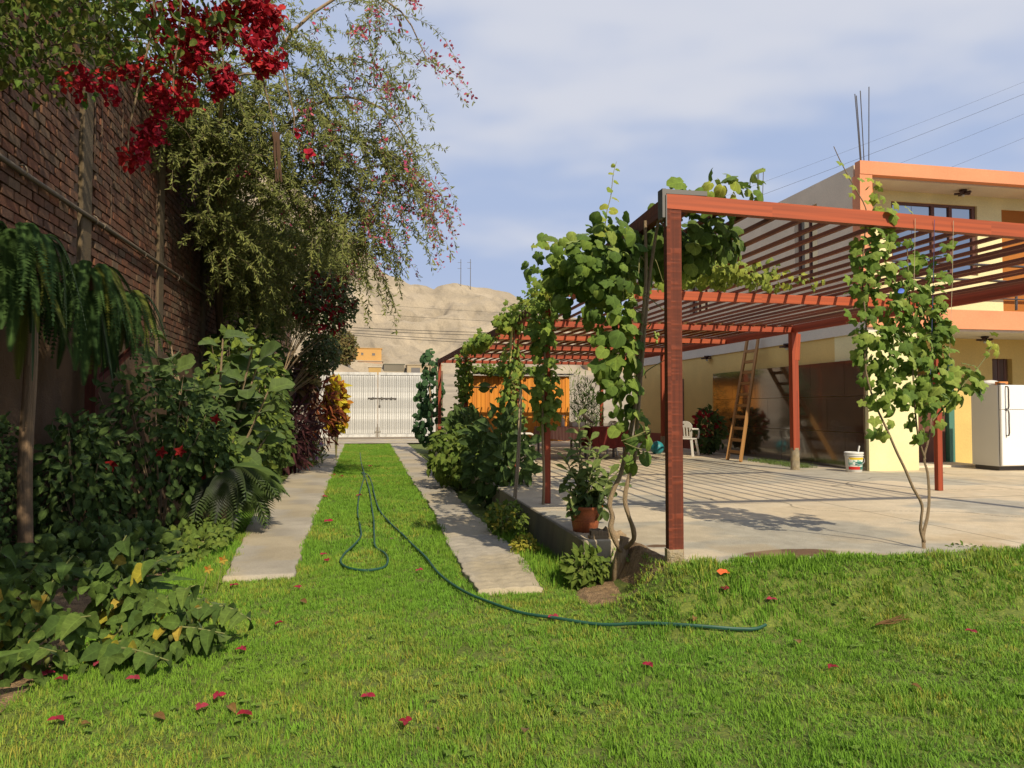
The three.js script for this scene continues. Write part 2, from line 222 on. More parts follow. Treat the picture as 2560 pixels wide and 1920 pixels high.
struct('driveway_strip', stripGeo(RSl, RSr, zrange(-5.92, -31.5, 0.032), 0.05, (x, z) => 0.017 * cobble(x + 0.04 * fbm(x * 9, z * 9), z + 0.2 * x + 0.05 * fbm(z * 7, x * 7)) * S(-16, -7, z) * (0.35 + 0.9 * fbm(x * 2, z * 1.5, 3)) - 0.012 + 0.015 * (fbm(x * 4, z * 4, 4) - 0.5), 22), concM);
struct('gate_apron', grid(20, 12, (u, v) => { const x = mix(-3.2, 5, u), z = mix(-31.3 + 0.15 * (fbm(x * 2, 1) - 0.5), -36, v); return [x, 0.052, z, x, z]; }), concM);

// the bare hill with gullies and outcrops, and the ground that climbs to it
const crest = [[-140, 120], [-60, 108], [-30, 92], [-5, 69.5], [8, 55], [18, 52.2], [27.7, 50.0], [30, 51.6], [35, 52.6], [45, 52], [57, 50.7], [68, 45.3], [85, 40], [110, 33], [150, 27], [220, 22], [320, 16]];
const crestAt = x => { for (let i = 1; i < crest.length; i++) if (x <= crest[i][0]) return mix(crest[i - 1][1], crest[i][1], clamp((x - crest[i - 1][0]) / (crest[i][0] - crest[i - 1][0]))); return 16; };
function hillY(x, z) {
  const D = -z, foot = -0.3 + 3.3 * S(70, 120, D) + 8 * S(70, 200, D) * clamp((D - 70) / 130), c = crestAt(x * 300 / Math.max(D, 120)) ;
  const t = clamp((D - 195) / 105), up = t < 1 ? t * (0.72 + 0.28 * t) : 1 - S(0, 1, (D - 300) / 260) * 0.5;
  const rid = 1 - Math.abs(2 * fbm(x * 0.035 + z * 0.012, z * 0.018, 3, 5) - 1), fine = 1 - Math.abs(2 * fbm(x * 0.16 + z * 0.05, z * 0.09, 5, 4) - 1);
  const rock = S(0.58, 0.75, fbm(x * 0.05, z * 0.05, 9, 3)) * (fbm(x * 0.5, z * 0.4, 4, 4) - 0.4) * 7;
  const live = Math.sin(Math.PI * clamp(t * 0.92)) ;
  return foot * (D < 200 ? 1 : 1) + (c - 11) * up + live * ((rid - 0.8) * 11 + (fine - 0.75) * 5.5 + Math.max(0, rock) * 1.0) + (t >= 0.9 ? (fbm(x * 0.22, 2, 1, 4) - 0.5) * 1.6 : 0);
}
const hillT = tex(512, 512, (u, v) => { const n = fbm(u * 8, v * 8, 1, 6, 8), m = noise(u * 220, v * 220, 2, 220), s = S(0.55, 0.8, fbm(u * 22, v * 9, 5, 4)); const k = 0.74 + 0.26 * n + 0.10 * (m - 0.5) - 0.10 * s; return [k, k * 0.97, k * 0.92]; });
struct('hill', grid(330, 230, (u, v) => { const z = -70 - 380 * Math.pow(v, 0.92), x = mix(-0.62, 0.95, u) * (-z + 30); return [x, hillY(x, z), z, x * 0.018, z * 0.018]; }), std(col(0.46, 0.405, 0.32), 1, { map: hillT }));
struct('sand_mound', grid(40, 30, (u, v) => { const x = mix(-40, 12, u), z = mix(-128, -165, v); return [x, 3.0 + 10.2 * Math.pow(clamp(1 - Math.hypot((x + 12) / 26, (z + 148) / 17)), 1.1) + 0.3 * fbm(x * 0.3, z * 0.3), z, x * 0.03, z * 0.03]; }), std(col(0.44, 0.37, 0.28), 1, { map: hillT }));

// ---------------------------------------------------------------- lawn grass
{
  const blades = (n, h, spread, w) => { const P = [], U = [], I = []; for (let i = 0; i < n; i++) { const a = R() * 6.28, r = Math.sqrt(R()) * spread, bx = Math.cos(a) * r, bz = Math.sin(a) * r, b = R() * 6.28, L = h * rr(0.55, 1.1), le = rr(0.15, 0.95), dx = Math.cos(b) * le * L, dz = Math.sin(b) * le * L, up = L * Math.sqrt(Math.max(0.15, 1 - le * le)), ww = w * rr(0.7, 1.2), px = -Math.sin(b) * ww, pz = Math.cos(b) * ww, k = P.length / 3;
    P.push(bx - px, -0.004, bz - pz, bx + px, -0.004, bz + pz, bx + dx * 0.45 - px * 0.8, up * 0.62, bz + dz * 0.45 - pz * 0.8, bx + dx * 0.45 + px * 0.8, up * 0.62, bz + dz * 0.45 + pz * 0.8, bx + dx, up, bz + dz); U.push(0, 0, 1, 0, 0, 0.5, 1, 0.5, 0.5, 1); I.push(k, k + 1, k + 2, k + 1, k + 3, k + 2, k + 2, k + 3, k + 4); } return geo(P, U, I); };
  const gm = new THREE.MeshPhysicalMaterial({ color: 0xffffff, roughness: 0.9, transmission: 0.3, thickness: 0, side: THREE.DoubleSide, specularIntensity: 0.6 });
  const tufts = [blades(14, 0.045, 0.032, 0.0021), blades(14, 0.05, 0.035, 0.0024), blades(12, 0.042, 0.03, 0.0026)];
  const M = [[], [], []], C = [[], [], []], q = new THREE.Quaternion(), up = V(0, 1, 0);
  const put = (x, z, s, tall) => {
    const k = Math.floor(R() * 3), dry = S(0.54, 0.78, fbm(x * 1.7, z * 1.7, 31, 4) * 0.75 + 0.32 * R()), clump = 0.66 + 0.62 * S(0.3, 0.75, fbm(x * 4.5, z * 4.5, 51, 3)), kind = fbm(x * 0.9 + 9, z * 0.9, 41, 3);
    const y = lawnY(x, z > -7.5 ? z : -7.5) * (z > -7.5 ? 1 : 0);
    q.setFromAxisAngle(up, R() * 6.28); M[k].push(new THREE.Matrix4().compose(V(x, y, z), q, V(s, s * tall * clump * rr(0.7, 1.25), s)));
    const g = col(mix(mix(0.15, 0.20, kind), 0.42, dry * rr(0.2, 1)), mix(0.345, 0.38, dry), mix(0.024, 0.055, dry)); g.multiplyScalar(rr(0.85, 1.15)); C[k].push(g);
  };
  const fill = (x0, x1, z0, z1, per, ok) => { const n = Math.round((x1 - x0) * (z0 - z1) * per); for (let i = 0; i < n; i++) { const x = rr(x0, x1), z = rr(z1, z0); const r = ok(x, z); if (r) put(x, z, r[0], r[1]); } };
  const edge = (x, z) => 0.06 * (fbm(x * 7, z * 7, 3, 3) - 0.5);
  fill(-2.9, 7.2, -1.6, -7.5, 820, (x, z) => {
    const e = edge(x, z); if (fbm(x * 2.6 + 5, z * 2.6, 61, 4) > 0.7 && R() < 0.5) return 0;
    if (z < -6.82 + e && x < -0.6 + e && x > interp(LSl, z) - e) return 0; if (x < -1.72 + e * 2 - 0.25 * S(-4.5, -3, z)) return R() < 0.06 ? [1, 1.1] : 0;
    if (z < -5.95 + e && x > 0.93 + e && x < 1.5 + e) return 0; if (x > 1.86 + e * 0.4 && z < -6.22) return 0;
    if (x > 2.24 && z < -5.18 + e * 0.7) return 0; if (Math.hypot((x - 2.08) / 0.40, (z + 5.9) / 0.27) < 1 + e * 4) return 0;
    if (x > 3.9 && x < 5.3 && z < -5.02 + e * 2 - 0.1 * Math.abs(x - 4.6)) return R() < 0.3 ? [1, 1] : 0;
    const near = S(-4.4, -5.0, z) * S(1.9, 2.5, x), by = S(0.4, 0.1, Math.abs(x - 0.85)) * S(-5.5, -6.3, z);
    return [rr(0.85, 1.15) * (1 + 0.3 * near), 0.82 + 0.2 * near + 0.25 * by];
  });
  fill(-0.8, 1.15, -7.4, -31.2, 380, (x, z) => { const e = edge(x, z); if (x < interp(LSr, z) + e || x > interp(RSl, z) + e) return 0; const by = S(0.22, 0.02, Math.min(x - interp(LSr, z), interp(RSl, z) - x)); return [rr(1.1, 1.5), 0.85 + 0.3 * by]; });
  fill(-1.95, -1.0, -6.8, -15, 420, (x, z) => { const l = interp(LSl, z) + 0.10 * (fbm(z * 3, 9) - 0.5); if (x > l + 0.08 * R() || x < l - 0.42) return 0; return [rr(1.0, 1.5), 1.3]; });
  fill(1.42, 1.95, -6.0, -9.5, 520, (x, z) => { if (x < interp(RSr, z) + edge(x, z) - 0.03 || x > 1.88) return 0; return [rr(1.1, 1.6), rr(1.1, 2.0)]; });
  fill(8.1, 9.0, -12.2, -15.2, 300, (x, z) => 0);
  for (let k = 0; k < 3; k++) { const im = instanced(k ? 'lawn_grass_00' + k : 'lawn_grass', tufts[k], gm, M[k], C[k]); tag(im, 'short green turf grass with yellowed patches covering the lawn', 'grass', 'lawn turf'); im.userData.kind = 'stuff'; }
  { const WM = [], WC = []; for (let i = 0; i < 420; i++) { const x = rr(-1.5, 6), z = rr(-2.4, -5.2); if (fbm(x * 1.8, z * 1.8, 71, 3) < 0.52) continue; const y = lawnY(x, z) + 0.025; for (let k = 0; k < 4; k++) { const a = k * 1.57 + R(); WM.push(mat4(V(x, y, z), V(Math.cos(a), 0.5, Math.sin(a)), V(0, 1, 0.4), rr(0.018, 0.035))); WC.push(col(0.2, 0.34, 0.05).multiplyScalar(rr(0.7, 1.3))); } } tag(instanced('lawn_weeds', LEAF.oval[1], foliM, WM, WC), 'scattered small broad leaved weeds among the turf', 'weeds'); }
  console.log('grass', M.map(a => a.length).join(' '));
}

// ---------------------------------------------------------------- brick boundary wall
const brickMats = [[0.205, 0.082, 0.042], [0.17, 0.075, 0.04], [0.20, 0.10, 0.055], [0.185, 0.115, 0.068], [0.15, 0.075, 0.045]].map(c => std(col(...c), 0.95, { map: speckle, bumpMap: speckB, bumpScale: 0.006 }));
const mortarM = std(col(0.19, 0.125, 0.08), 1, { map: rep(speckle, 1, 1), bumpMap: speckB, bumpScale: 0.01 });
{
  const w = thing('brick_wall', 'tall red brick boundary wall with grey columns and plastered base, beside the planted bed', 'wall');
  const H = 6.2;
  mesh('mortar_core', grid(1, 1, () => [0, 0, 0]), mortarM, w).geometry = (() => { const g = box(0.2, H, 40, -3.335, H / 2, -15); const uv = g.attributes.uv, p = g.attributes.position; for (let i = 0; i < p.count; i++) uv.setXY(i, p.getZ(i), p.getY(i)); return g; })();
  mesh('plaster_base', (() => { const g = grid(120, 16, (u, v) => { const z = mix(4, -35, u), y = mix(0, 2.38 + 0.12 * (fbm(z * 1.5, 2) - 0.5), v); return [-3.19 + 0.02 * (fbm(z * 3, y * 3) - 0.5), y, z, z, y]; }); return g; })(), std(col(0.19, 0.125, 0.085), 1, { map: rep(concT, 0.5, 0.5), bumpMap: speckB, bumpScale: 0.012, side: THREE.DoubleSide }), w);
  const colM = std(col(0.19, 0.155, 0.11), 0.95, { map: rep(concT, 0.6, 0.6), bumpMap: speckB, bumpScale: 0.008 });
  const cols = []; for (let z = -2.9; z > -34; z -= 3.25) { cols.push(z); mesh('concrete_column', (() => { const g = cbox(0.2, H - 2.3, 0.3, 0.012); g.translate(-3.28, 2.3 + (H - 2.3) / 2, z); return g; })(), colM, w); }
  const list = [];
  for (let k = 0; k < 36; k++) { const y = 2.44 + k * 0.104; for (let z = 3 - (k % 2) * 0.13; z > -34; z -= 0.262) if (!cols.some(c => Math.abs(z - c) < 0.285) && !(y < 2.5 && R() < 0.3)) list.push([y, z + rr(-0.008, 0.008)]); }
  const bg = [0, 1, 2].map(i => { const g = cbox(0.05, 0.086, 0.238, 0.007); const uv = g.attributes.uv; for (let j = 0; j < uv.count; j++) uv.setXY(j, uv.getX(j) * 2.5 + i * 0.31, uv.getY(j) * 2.5 + i * 0.17); return g; });
  const seen = ([y, z]) => z < -7.4 && z > -15 && y > 2.5 ? Math.hypot(3.2, z, y - 1.5) + (y < 3.1 ? 2 : 0) : 99;
  list.sort((a, b) => seen(a) - seen(b));
  list.slice(0, 300).forEach(([y, z]) => { const b = mesh('brick', pick(bg), pick(brickMats), w); b.position.set(-3.232 + rr(0, 0.012), y, z); b.rotation.set(rr(-0.02, 0.02), rr(-0.02, 0.02), rr(-0.02, 0.02)); });
  brickMats.forEach((m, i) => { const gs = list.slice(300).filter((_, k) => k % brickMats.length === i).map(([y, z]) => { const g = box(0.05, 0.086, 0.238); g.translate(-3.232 + rr(0, 0.012), y, z); return g; }); const q = mesh('brick_courses', merge(gs), m, w); q.userData.kind = 'stuff'; });
  mesh('coping', (() => { const g = cbox(0.3, 0.07, 40, 0.01); g.translate(-3.33, H + 0.035, -15); return g; })(), colM, w);
  // mortar drips and pale streaks run down the face
  for (let i = 0; i < 30; i++) { const z = rr(-9.5, -17.5), y1 = rr(3.4, 6.0), L = rr(0.25, 1.5); mesh('mortar_streak', tube([V(-3.2, y1, z), V(-3.193, y1 - L * 0.5, z + rr(-0.03, 0.03)), V(-3.2, y1 - L, z + rr(-0.05, 0.05))], t => 0.003 + 0.007 * Math.sin(Math.PI * t), 0, 4, 3), mortarM, w); }
}
{ // conduit along the wall
  const p = thing('wall_conduit', 'grey metal conduit clipped along the brick wall above the hanging ferns', 'pipe');
  const pm = std(col(0.20, 0.16, 0.115), 0.7, { metalness: 0.3, map: speckle });
  mesh('tube', tube([V(-3.16, 3.72, 3), V(-3.155, 3.73, -4), V(-3.16, 3.72, -7.5), V(-3.155, 3.76, -11), V(-3.16, 3.8, -15), V(-3.16, 3.8, -30)], 0.026, 0.026, 8, 6), pm, p);
  for (const z of [-7.7, -9.6, -11.6, -13.6]) mesh('clip', tube([V(-3.2, 3.70, z), V(-3.15, 3.705, z), V(-3.13, 3.74, z), V(-3.15, 3.79, z), V(-3.2, 3.80, z)], 0.009, 0.009, 4, 2), pm, p);
  for (const z of [-9.9]) mesh('coupling', (() => { const g = new THREE.CylinderGeometry(0.036, 0.036, 0.12, 10); g.rotateX(Math.PI / 2); g.translate(-3.155, 3.745, z); return g; })(), pm, p);
}
{ // timber pole and dark red post against the wall, which carry the ferns
  const barkM = std(col(0.27, 0.19, 0.12), 1, { map: rep(woodT, 3, 1), bumpMap: speckB, bumpScale: 0.01 });
  one('timber_pole', tube([V(-2.93, -0.02, -7.35), V(-2.95, 1, -7.33), V(-2.93, 2, -7.36), V(-2.95, 2.75, -7.35)], 0.065, 0.05, 9, 3), barkM, 'bare round timber pole standing below the hanging fern by the wall', 'pole');
  const b = thing('fern_stand', 'dark red wooden post with angled brace under the hanging ferns', 'post');
  const redM = std(col(0.13, 0.03, 0.018), 0.8, { map: woodT });
  mesh('post', bar(V(-3.0, 0, -9.1), V(-3.0, 2.9, -9.1), 0.11, 0.11), redM, b);
  mesh('brace', bar(V(-3.0, 1.75, -9.1), V(-2.7, 2.35, -9.9), 0.06, 0.06), redM, b);
  mesh('rail', bar(V(-2.85, 2.75, -6.4), V(-2.85, 2.72, -10.2), 0.07, 0.07), redM, b);
}

// ---------------------------------------------------------------- gate
{
  const g = thing('driveway_gate', 'white double metal gate of ribbed sheet closing the far end of the driveway', 'gate');
  const wm = std(col(0.68, 0.675, 0.65), 0.6, { map: rep(speckle, 1, 1) }), wm2 = std(col(0.63, 0.625, 0.60), 0.6, { map: speckle }), dk = std(col(0.10, 0.09, 0.08), 0.6, { metalness: 0.4 });
  const z = -35.6, top = 3.2, bot = 0.14;
  for (const [x0, x1] of [[-2.05, 0.63], [0.69, 3.4]]) {
    const leaf = new THREE.Group(); leaf.name = 'gate_leaf'; g.add(leaf);
    const w = x1 - x0, cx = (x0 + x1) / 2, B = (a, b, c, x, y, zz) => { const q = cbox(a, b, c, 0.006); q.translate(x, y, zz); return q; };
    mesh('top_rail', B(w, 0.13, 0.06, cx, top - 0.065, z), wm, leaf); mesh('bottom_rail', B(w, 0.14, 0.06, cx, bot + 0.07, z), wm, leaf);
    mesh('stile', B(0.11, top - bot - 0.275, 0.06, x0 + 0.055, (top + bot) / 2, z), wm, leaf); mesh('stile', B(0.11, top - bot - 0.275, 0.06, x1 - 0.055, (top + bot) / 2, z), wm, leaf);
    const n = 24, pw = (w - 0.24) / n; for (let i = 0; i < n; i++) mesh('sheet_rib', B(pw - 0.012, top - bot - 0.3, 0.02, x0 + 0.12 + pw * (i + 0.5), (top + bot) / 2, z - 0.012 + (i % 2 ? 0.03 : 0)), i % 3 ? wm : wm2, leaf);
    mesh('sheet_back', B(w - 0.1, top - bot - 0.1, 0.006, cx, (top + bot) / 2, z - 0.05), wm2, leaf);
  }
  const bolt = mesh('bolt', bar(V(0.2, 1.98, z + 0.05), V(1.55, 1.97, z + 0.05), 0.04, 0.045), dk, g);
  for (const x of [0.45, 0.85, 1.3]) mesh('bolt_guide', box(0.05, 0.1, 0.05, x, 1.98, z + 0.04), dk, bolt);
  mesh('padlock', merge([box(0.075, 0.1, 0.04, 0.75, 1.60, z + 0.05), box(0.02, 0.32, 0.02, 0.75, 1.80, z + 0.05)]), dk, g);
  for (const x of [0.60, 0.74]) mesh('drop_bolt', merge([box(0.03, 0.5, 0.03, x, 0.36, z + 0.05), box(0.12, 0.03, 0.03, x, 0.40, z + 0.06)]), std(col(0.28, 0.25, 0.2), 0.6), g);
}
for (const [x, t] of [[-2.22, 'shrubbery'], [3.58, 'ivy column']]) one('gate_pillar', (() => { const g = cbox(0.3, 3.3, 0.3, 0.02); g.translate(x, 1.65, -35.6); return g; })(), mortarM, `plain concrete gate pillar behind the ${t}`, 'pillar');

// ---------------------------------------------------------------- house
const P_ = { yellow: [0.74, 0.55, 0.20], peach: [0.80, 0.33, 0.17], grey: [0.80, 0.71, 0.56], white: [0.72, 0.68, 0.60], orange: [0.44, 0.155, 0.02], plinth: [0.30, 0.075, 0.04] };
const paint = (c, r = 0.85) => std(col(...c), r, { map: rep(plasterT, 0.6, 0.6), bumpMap: speckB, bumpScale: 0.003 });
const pm = Object.fromEntries(Object.entries(P_).map(([k, c]) => [k, paint(c)]));
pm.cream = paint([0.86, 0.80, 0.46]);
const frameM = std(col(0.12, 0.05, 0.035), 0.5), mirrorM = std(col(0.42, 0.46, 0.5), 0.06, { metalness: 1 }), darkM = std(col(0.03, 0.022, 0.02), 0.7);
const house = thing('house', 'two storey house with peach fascia, yellow walls and grey side wall beside the patio', 'house');
const HB = (n, x0, x1, y0, y1, z0, z1, m, p = house) => { const g = box(x1 - x0, y1 - y0, Math.abs(z1 - z0), (x0 + x1) / 2, (y0 + y1) / 2, (z0 + z1) / 2); const uv = g.attributes.uv, q = g.attributes.position, nn = g.attributes.normal; for (let i = 0; i < q.count; i++) uv.setXY(i, Math.abs(nn.getX(i)) > 0.5 ? q.getZ(i) : q.getX(i), Math.abs(nn.getY(i)) > 0.5 ? q.getZ(i) : q.getY(i)); return mesh(n, g, m, p); };
{
  const zf = -12.03, zb = -12.75;
  // side wall: ground floor yellow over a plinth, grey plaster above; window openings left out of the wall
  HB('ground_wall', 9.08, 9.3, 0.72, 2.9, -13.0, -24, pm.yellow); HB('plinth', 9.06, 9.3, 0.30, 0.72, -18.3, -24, pm.plinth); HB('ground_wall', 9.08, 9.3, 0.3, 0.72, -13.0, -18.3, pm.yellow);
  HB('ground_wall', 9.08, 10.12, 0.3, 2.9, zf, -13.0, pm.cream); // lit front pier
  HB('side_band', 9.05, 9.3, 2.9, 3.38, zf - 0.02, -24, pm.white);
  HB('side_wall', 9.0, 9.25, 3.38, 4.1, zf - 0.02, -24, pm.grey); HB('side_wall', 9.0, 9.25, 5.66, 6.07, zf - 0.22, -24, pm.grey);
  for (const [a, b] of [[zf - 0.02, -13.4], [-14.2, -18.2], [-19.4, -24]]) HB('side_wall', 9.0, 9.25, 4.1, 5.66, a, b, pm.grey);
  for (const [a, b, n] of [[-13.4, -14.2, 2], [-18.2, -19.4, 3]]) { const w = new THREE.Group(); w.name = 'window'; house.add(w); HB('pane', 9.12, 9.13, 4.13, 5.63, a - 0.03, b + 0.03, mirrorM, w); for (let i = 0; i <= n; i++) { const z = mix(a - 0.02, b + 0.02, i / n); HB('mullion', 9.09, 9.15, 4.1, 5.66, z - 0.018, z + 0.018, frameM, w); } }
  // upper front: peach column and fascia, soffit, recessed yellow wall
  HB('column', 8.96, 9.22, 3.38, 5.83, zf + 0.02, zf - 0.2, pm.peach); HB('fascia', 8.96, 16, 5.83, 6.08, zf + 0.03, zf - 0.12, pm.peach);
  HB('soffit', 9.22, 16, 5.80, 5.84, zf - 0.12, zb, pm.white); HB('roof', 9.26, 16, 5.9, 6.0, zf - 0.13, -24, pm.grey);
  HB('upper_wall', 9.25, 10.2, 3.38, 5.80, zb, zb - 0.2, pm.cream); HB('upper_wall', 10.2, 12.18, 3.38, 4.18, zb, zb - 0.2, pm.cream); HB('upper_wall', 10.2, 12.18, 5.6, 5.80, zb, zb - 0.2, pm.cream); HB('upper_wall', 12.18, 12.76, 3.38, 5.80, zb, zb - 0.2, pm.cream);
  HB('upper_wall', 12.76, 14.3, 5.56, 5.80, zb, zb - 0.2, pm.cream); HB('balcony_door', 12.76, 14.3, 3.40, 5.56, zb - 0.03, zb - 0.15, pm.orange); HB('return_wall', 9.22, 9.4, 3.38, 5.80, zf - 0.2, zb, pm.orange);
  const w = new THREE.Group(); w.name = 'window'; house.add(w); 
  for (const [a, b] of [[10.24, 10.71], [10.72, 11.15], [11.21, 11.57], [11.61, 12.10]]) { const p = HB('pane', a, b, 4.22, 5.56, zb - 0.075, zb - 0.085, mirrorM, w); p.rotation.x = 0; }
  for (const x of [10.22, 11.18, 11.59, 12.13]) HB('mullion', x - 0.035, x + 0.035, 4.18, 5.6, zb - 0.04, zb - 0.1, frameM, w); HB('head', 10.255, 12.095, 5.55, 5.6, zb - 0.042, zb - 0.1, frameM, w); HB('sill', 10.255, 12.095, 4.18, 4.23, zb - 0.042, zb - 0.1, frameM, w);
  // balcony slab and rails
  HB('balcony_slab', 9.08, 16, 3.0, 3.36, zf + 0.04, zf - 0.3, pm.peach); HB('balcony_slab_edge', 9.25, 16, 3.36, 3.39, zf - 0.3, zb, pm.orange); HB('ceiling', 10.12, 16, 2.96, 3.0, zf - 0.02, -14, pm.white);
  const railM = std(col(0.10, 0.09, 0.095), 0.4, { metalness: 0.6 }); for (const [y, r] of [[4.26, 0.026], [3.62, 0.014]]) mesh('balcony_rail', tube([V(9.24, y, zf - 0.05), V(12, y - 0.01, zf - 0.05), V(16, y - 0.02, zf - 0.05)], r, r, 8, 3), railM, house);
  mesh('balcony_rail', tube([V(9.6, 3.95, zf - 0.07), V(12.2, 3.95, zf - 0.07), V(12.36, 3.93, zf - 0.07), V(12.4, 3.85, zf - 0.07), V(12.4, 3.4, zf - 0.07)], 0.024, 0.024, 8, 4), railM, house);
  // ground floor back wall with door and small window
  const zg = -13.3; HB('ground_wall', 10.12, 11.2, 2.5, 2.96, zg, zg - 0.2, pm.cream); HB('ground_wall', 11.2, 14.6, 2.55, 2.96, zg, zg - 0.2, pm.yellow); HB('ground_wall', 12.05, 13.0, 0.3, 2.55, zg, zg - 0.2, pm.yellow); HB('ground_wall', 13.0, 13.5, 0.3, 1.9, zg, zg - 0.2, pm.yellow); HB('ground_wall', 13.5, 16, 0.3, 2.55, zg, zg - 0.2, pm.yellow);
  HB('passage_back', 9.3, 12.2, 0.3, 2.96, zg - 3.0, zg - 3.1, pm.yellow); HB('passage_side', 9.3, 9.32, 0.3, 2.96, zg - 0.2, zg - 3.0, pm.yellow); HB('passage_side', 12.05, 12.1, 0.3, 2.96, zg - 0.2, zg - 3.0, pm.yellow); HB('passage_ceiling', 9.32, 12.05, 2.97, 3.0, zg - 0.2, zg - 3.0, pm.white); const d = HB('door', 11.15, 11.86, 0.36, 2.2, zg - 0.04, zg - 0.1, std(col(0.16, 0.06, 0.04), 0.6, { map: woodT })); HB('door_rail', 11.4, 11.86, 1.42, 1.58, zg - 0.02, zg - 0.04, pm.yellow, d); HB('door_glass', 11.45, 11.82, 1.62, 2.1, zg - 0.034, zg - 0.04, mirrorM, d);
  HB('door_frame', 11.9, 12.03, 0.36, 2.5, zg + 0.03, zg - 0.1, std(col(0.07, 0.20, 0.15), 0.6)); HB('threshold', 10.12, 12.0, 0.3, 0.39, zf - 0.5, zg - 0.2, pm.grey);
  const sw = new THREE.Group(); sw.name = 'window'; house.add(sw); HB('pane', 13.0, 13.5, 1.9, 2.55, zg - 0.12, zg - 0.13, std(col(0.17, 0.10, 0.07), 0.4, { map: woodT }), sw); for (const x of [13.02, 13.2, 13.36]) HB('security_bar', x - 0.01, x + 0.01, 1.9, 2.55, zg - 0.05, zg - 0.07, frameM, sw);
  // polished stone slabs on the side wall
  const slabMs = [[0.085, 0.058, 0.042], [0.075, 0.05, 0.036], [0.10, 0.066, 0.045]].map(c => new THREE.MeshPhysicalMaterial({ color: col(...c), roughness: 0.13, ior: 2.1, clearcoat: 1, clearcoatRoughness: 0.05, map: rep(concT, 0.8, 0.8) }));
  let z = -12.12; for (let r = 0; r < 3; r++) { const y0 = 0.36 + r * 0.685; let zz = -12.1 - (r % 2 ? 0 : 0.55); const cuts = [-12.1]; for (; zz > -18.05; zz -= 1.1) cuts.push(zz - 0.02); cuts.push(-18.12); for (let i = 0; i + 1 < cuts.length; i++) if (cuts[i] - cuts[i + 1] > 0.1) HB('stone_slab', 9.045, 9.079, y0 + 0.004, y0 + 0.68, cuts[i] - 0.004, cuts[i + 1] + 0.004, pick(slabMs)); }
  HB('side_door', 9.06, 9.09, 0.36, 2.35, -20.0, -20.7, std(col(0.18, 0.10, 0.065), 0.6, { map: woodT }));
}
{ // starter bars on the roof
  const rm = std(col(0.10, 0.09, 0.09), 0.7, { metalness: 0.4 });
  for (const [x, z, tx, h] of [[9.05, -12.1, -0.10, 1.3], [9.1, -12.14, -0.09, 1.29], [9.14, -12.12, -0.06, 1.38], [9.22, -12.1, 0.03, 1.46], [9.1, -15.85, 0, 1.05], [9.14, -15.9, 0.02, 1.0], [9.2, -15.84, 0.05, 1.1]])
    one('starter_bar', tube([V(x, 5.98, z), V(x + tx * 0.5, 6.06 + h * 0.5, z), V(x + tx, 6.06 + h, z)], 0.009, 0.009, 5, 2), rm, z < -14 ? 'thin steel starter bar on the roof edge behind the vine' : 'tall steel starter bar rising from the roof corner above the column', 'rebar', z < -14 ? 'rear starter bars' : 'corner starter bars');
}
{ // bulkhead lamps under slab and eaves, unlit
  const lm = std(col(0.05, 0.02, 0.018), 0.5), gm2 = std(col(0.5, 0.48, 0.42), 0.4);
  for (const [x, y, z, t] of [[11.55, 5.80, -12.42, 'hanging under the roof soffit above the balcony'], [12.35, 2.96, -12.8, 'under the balcony slab above the fridge'], [9.02, 2.9, -14.5, 'on the yellow side wall near the leaning ladder'], [9.02, 2.9, -18.3, 'on the yellow side wall near the dark side door']]) {
    const l = thing('ceiling_lamp', `small dark star shaped lamp ${t}`, 'lamp', null, [x, y, z]); const side = x < 9.1;
    const a = mesh('mount', lathe([[0, 0], [0.07, 0], [0.075, -0.03], [0.03, -0.05], [0.001, -0.05]], 12), lm, l); const arms = []; for (let i = 0; i < 5; i++) { const q = box(0.13, 0.035, 0.05, 0.085, -0.07, 0); q.rotateY(i * 1.2566); arms.push(q); } mesh('arms', merge(arms), lm, l); mesh('bulb', (() => { const q = new THREE.SphereGeometry(0.032, 10, 8); q.translate(0, -0.115, 0); return q; })(), gm2, l); if (side) l.position.x = 8.97;
    mesh('stem', box(0.03, 0.06, 0.03, 0, -0.06, 0), lm, l); if (side) mesh('wall_arm', box(0.12, 0.03, 0.03, 0.05, -0.015, 0), lm, l);
  }
}

// ---------------------------------------------------------------- pergola
const woodRed = [[0.42, 0.075, 0.018], [0.36, 0.06, 0.016], [0.46, 0.088, 0.022]].map(c => std(col(...c), 0.62, { map: woodT }));
const postM = std(col(0.19, 0.038, 0.014), 0.8, { map: sawT, bumpMap: sawT, bumpScale: 0.004 });
const slatM = [[0.27, 0.075, 0.03], [0.22, 0.062, 0.027], [0.31, 0.085, 0.034]].map(c => std(col(...c), 0.75, { map: woodT }));
const greyFoot = std(col(0.5, 0.46, 0.39), 0.95, { map: rep(concT, 2, 2), bumpMap: speckB, bumpScale: 0.02 });
const perg = thing('pergola', 'red painted timber pergola of posts, beams and long slats over the patio', 'pergola');
const purZ = [-9.0, -12.6, -15.1, -17.7, -20.7, -23.4];
const leftX = z => z > -12.6 ? mix(2.30, 2.60, (-z - 5.25) / 7.35) : mix(2.60, 2.35, (-z - 12.6) / 10.8);
const rightX = z => z > -12.6 ? 7.93 : mix(7.93, 7.7, (-z - 12.6) / 10.8);
const roofY = (x, z) => z > -9 ? mix(mix(3.06, 2.95, clamp((x - 2.3) / 5.6)), 2.97, clamp((-z - 5.25) / 3.75)) : z > -12.6 ? mix(2.97, 2.985, (-z - 9) / 3.6) : 2.985;
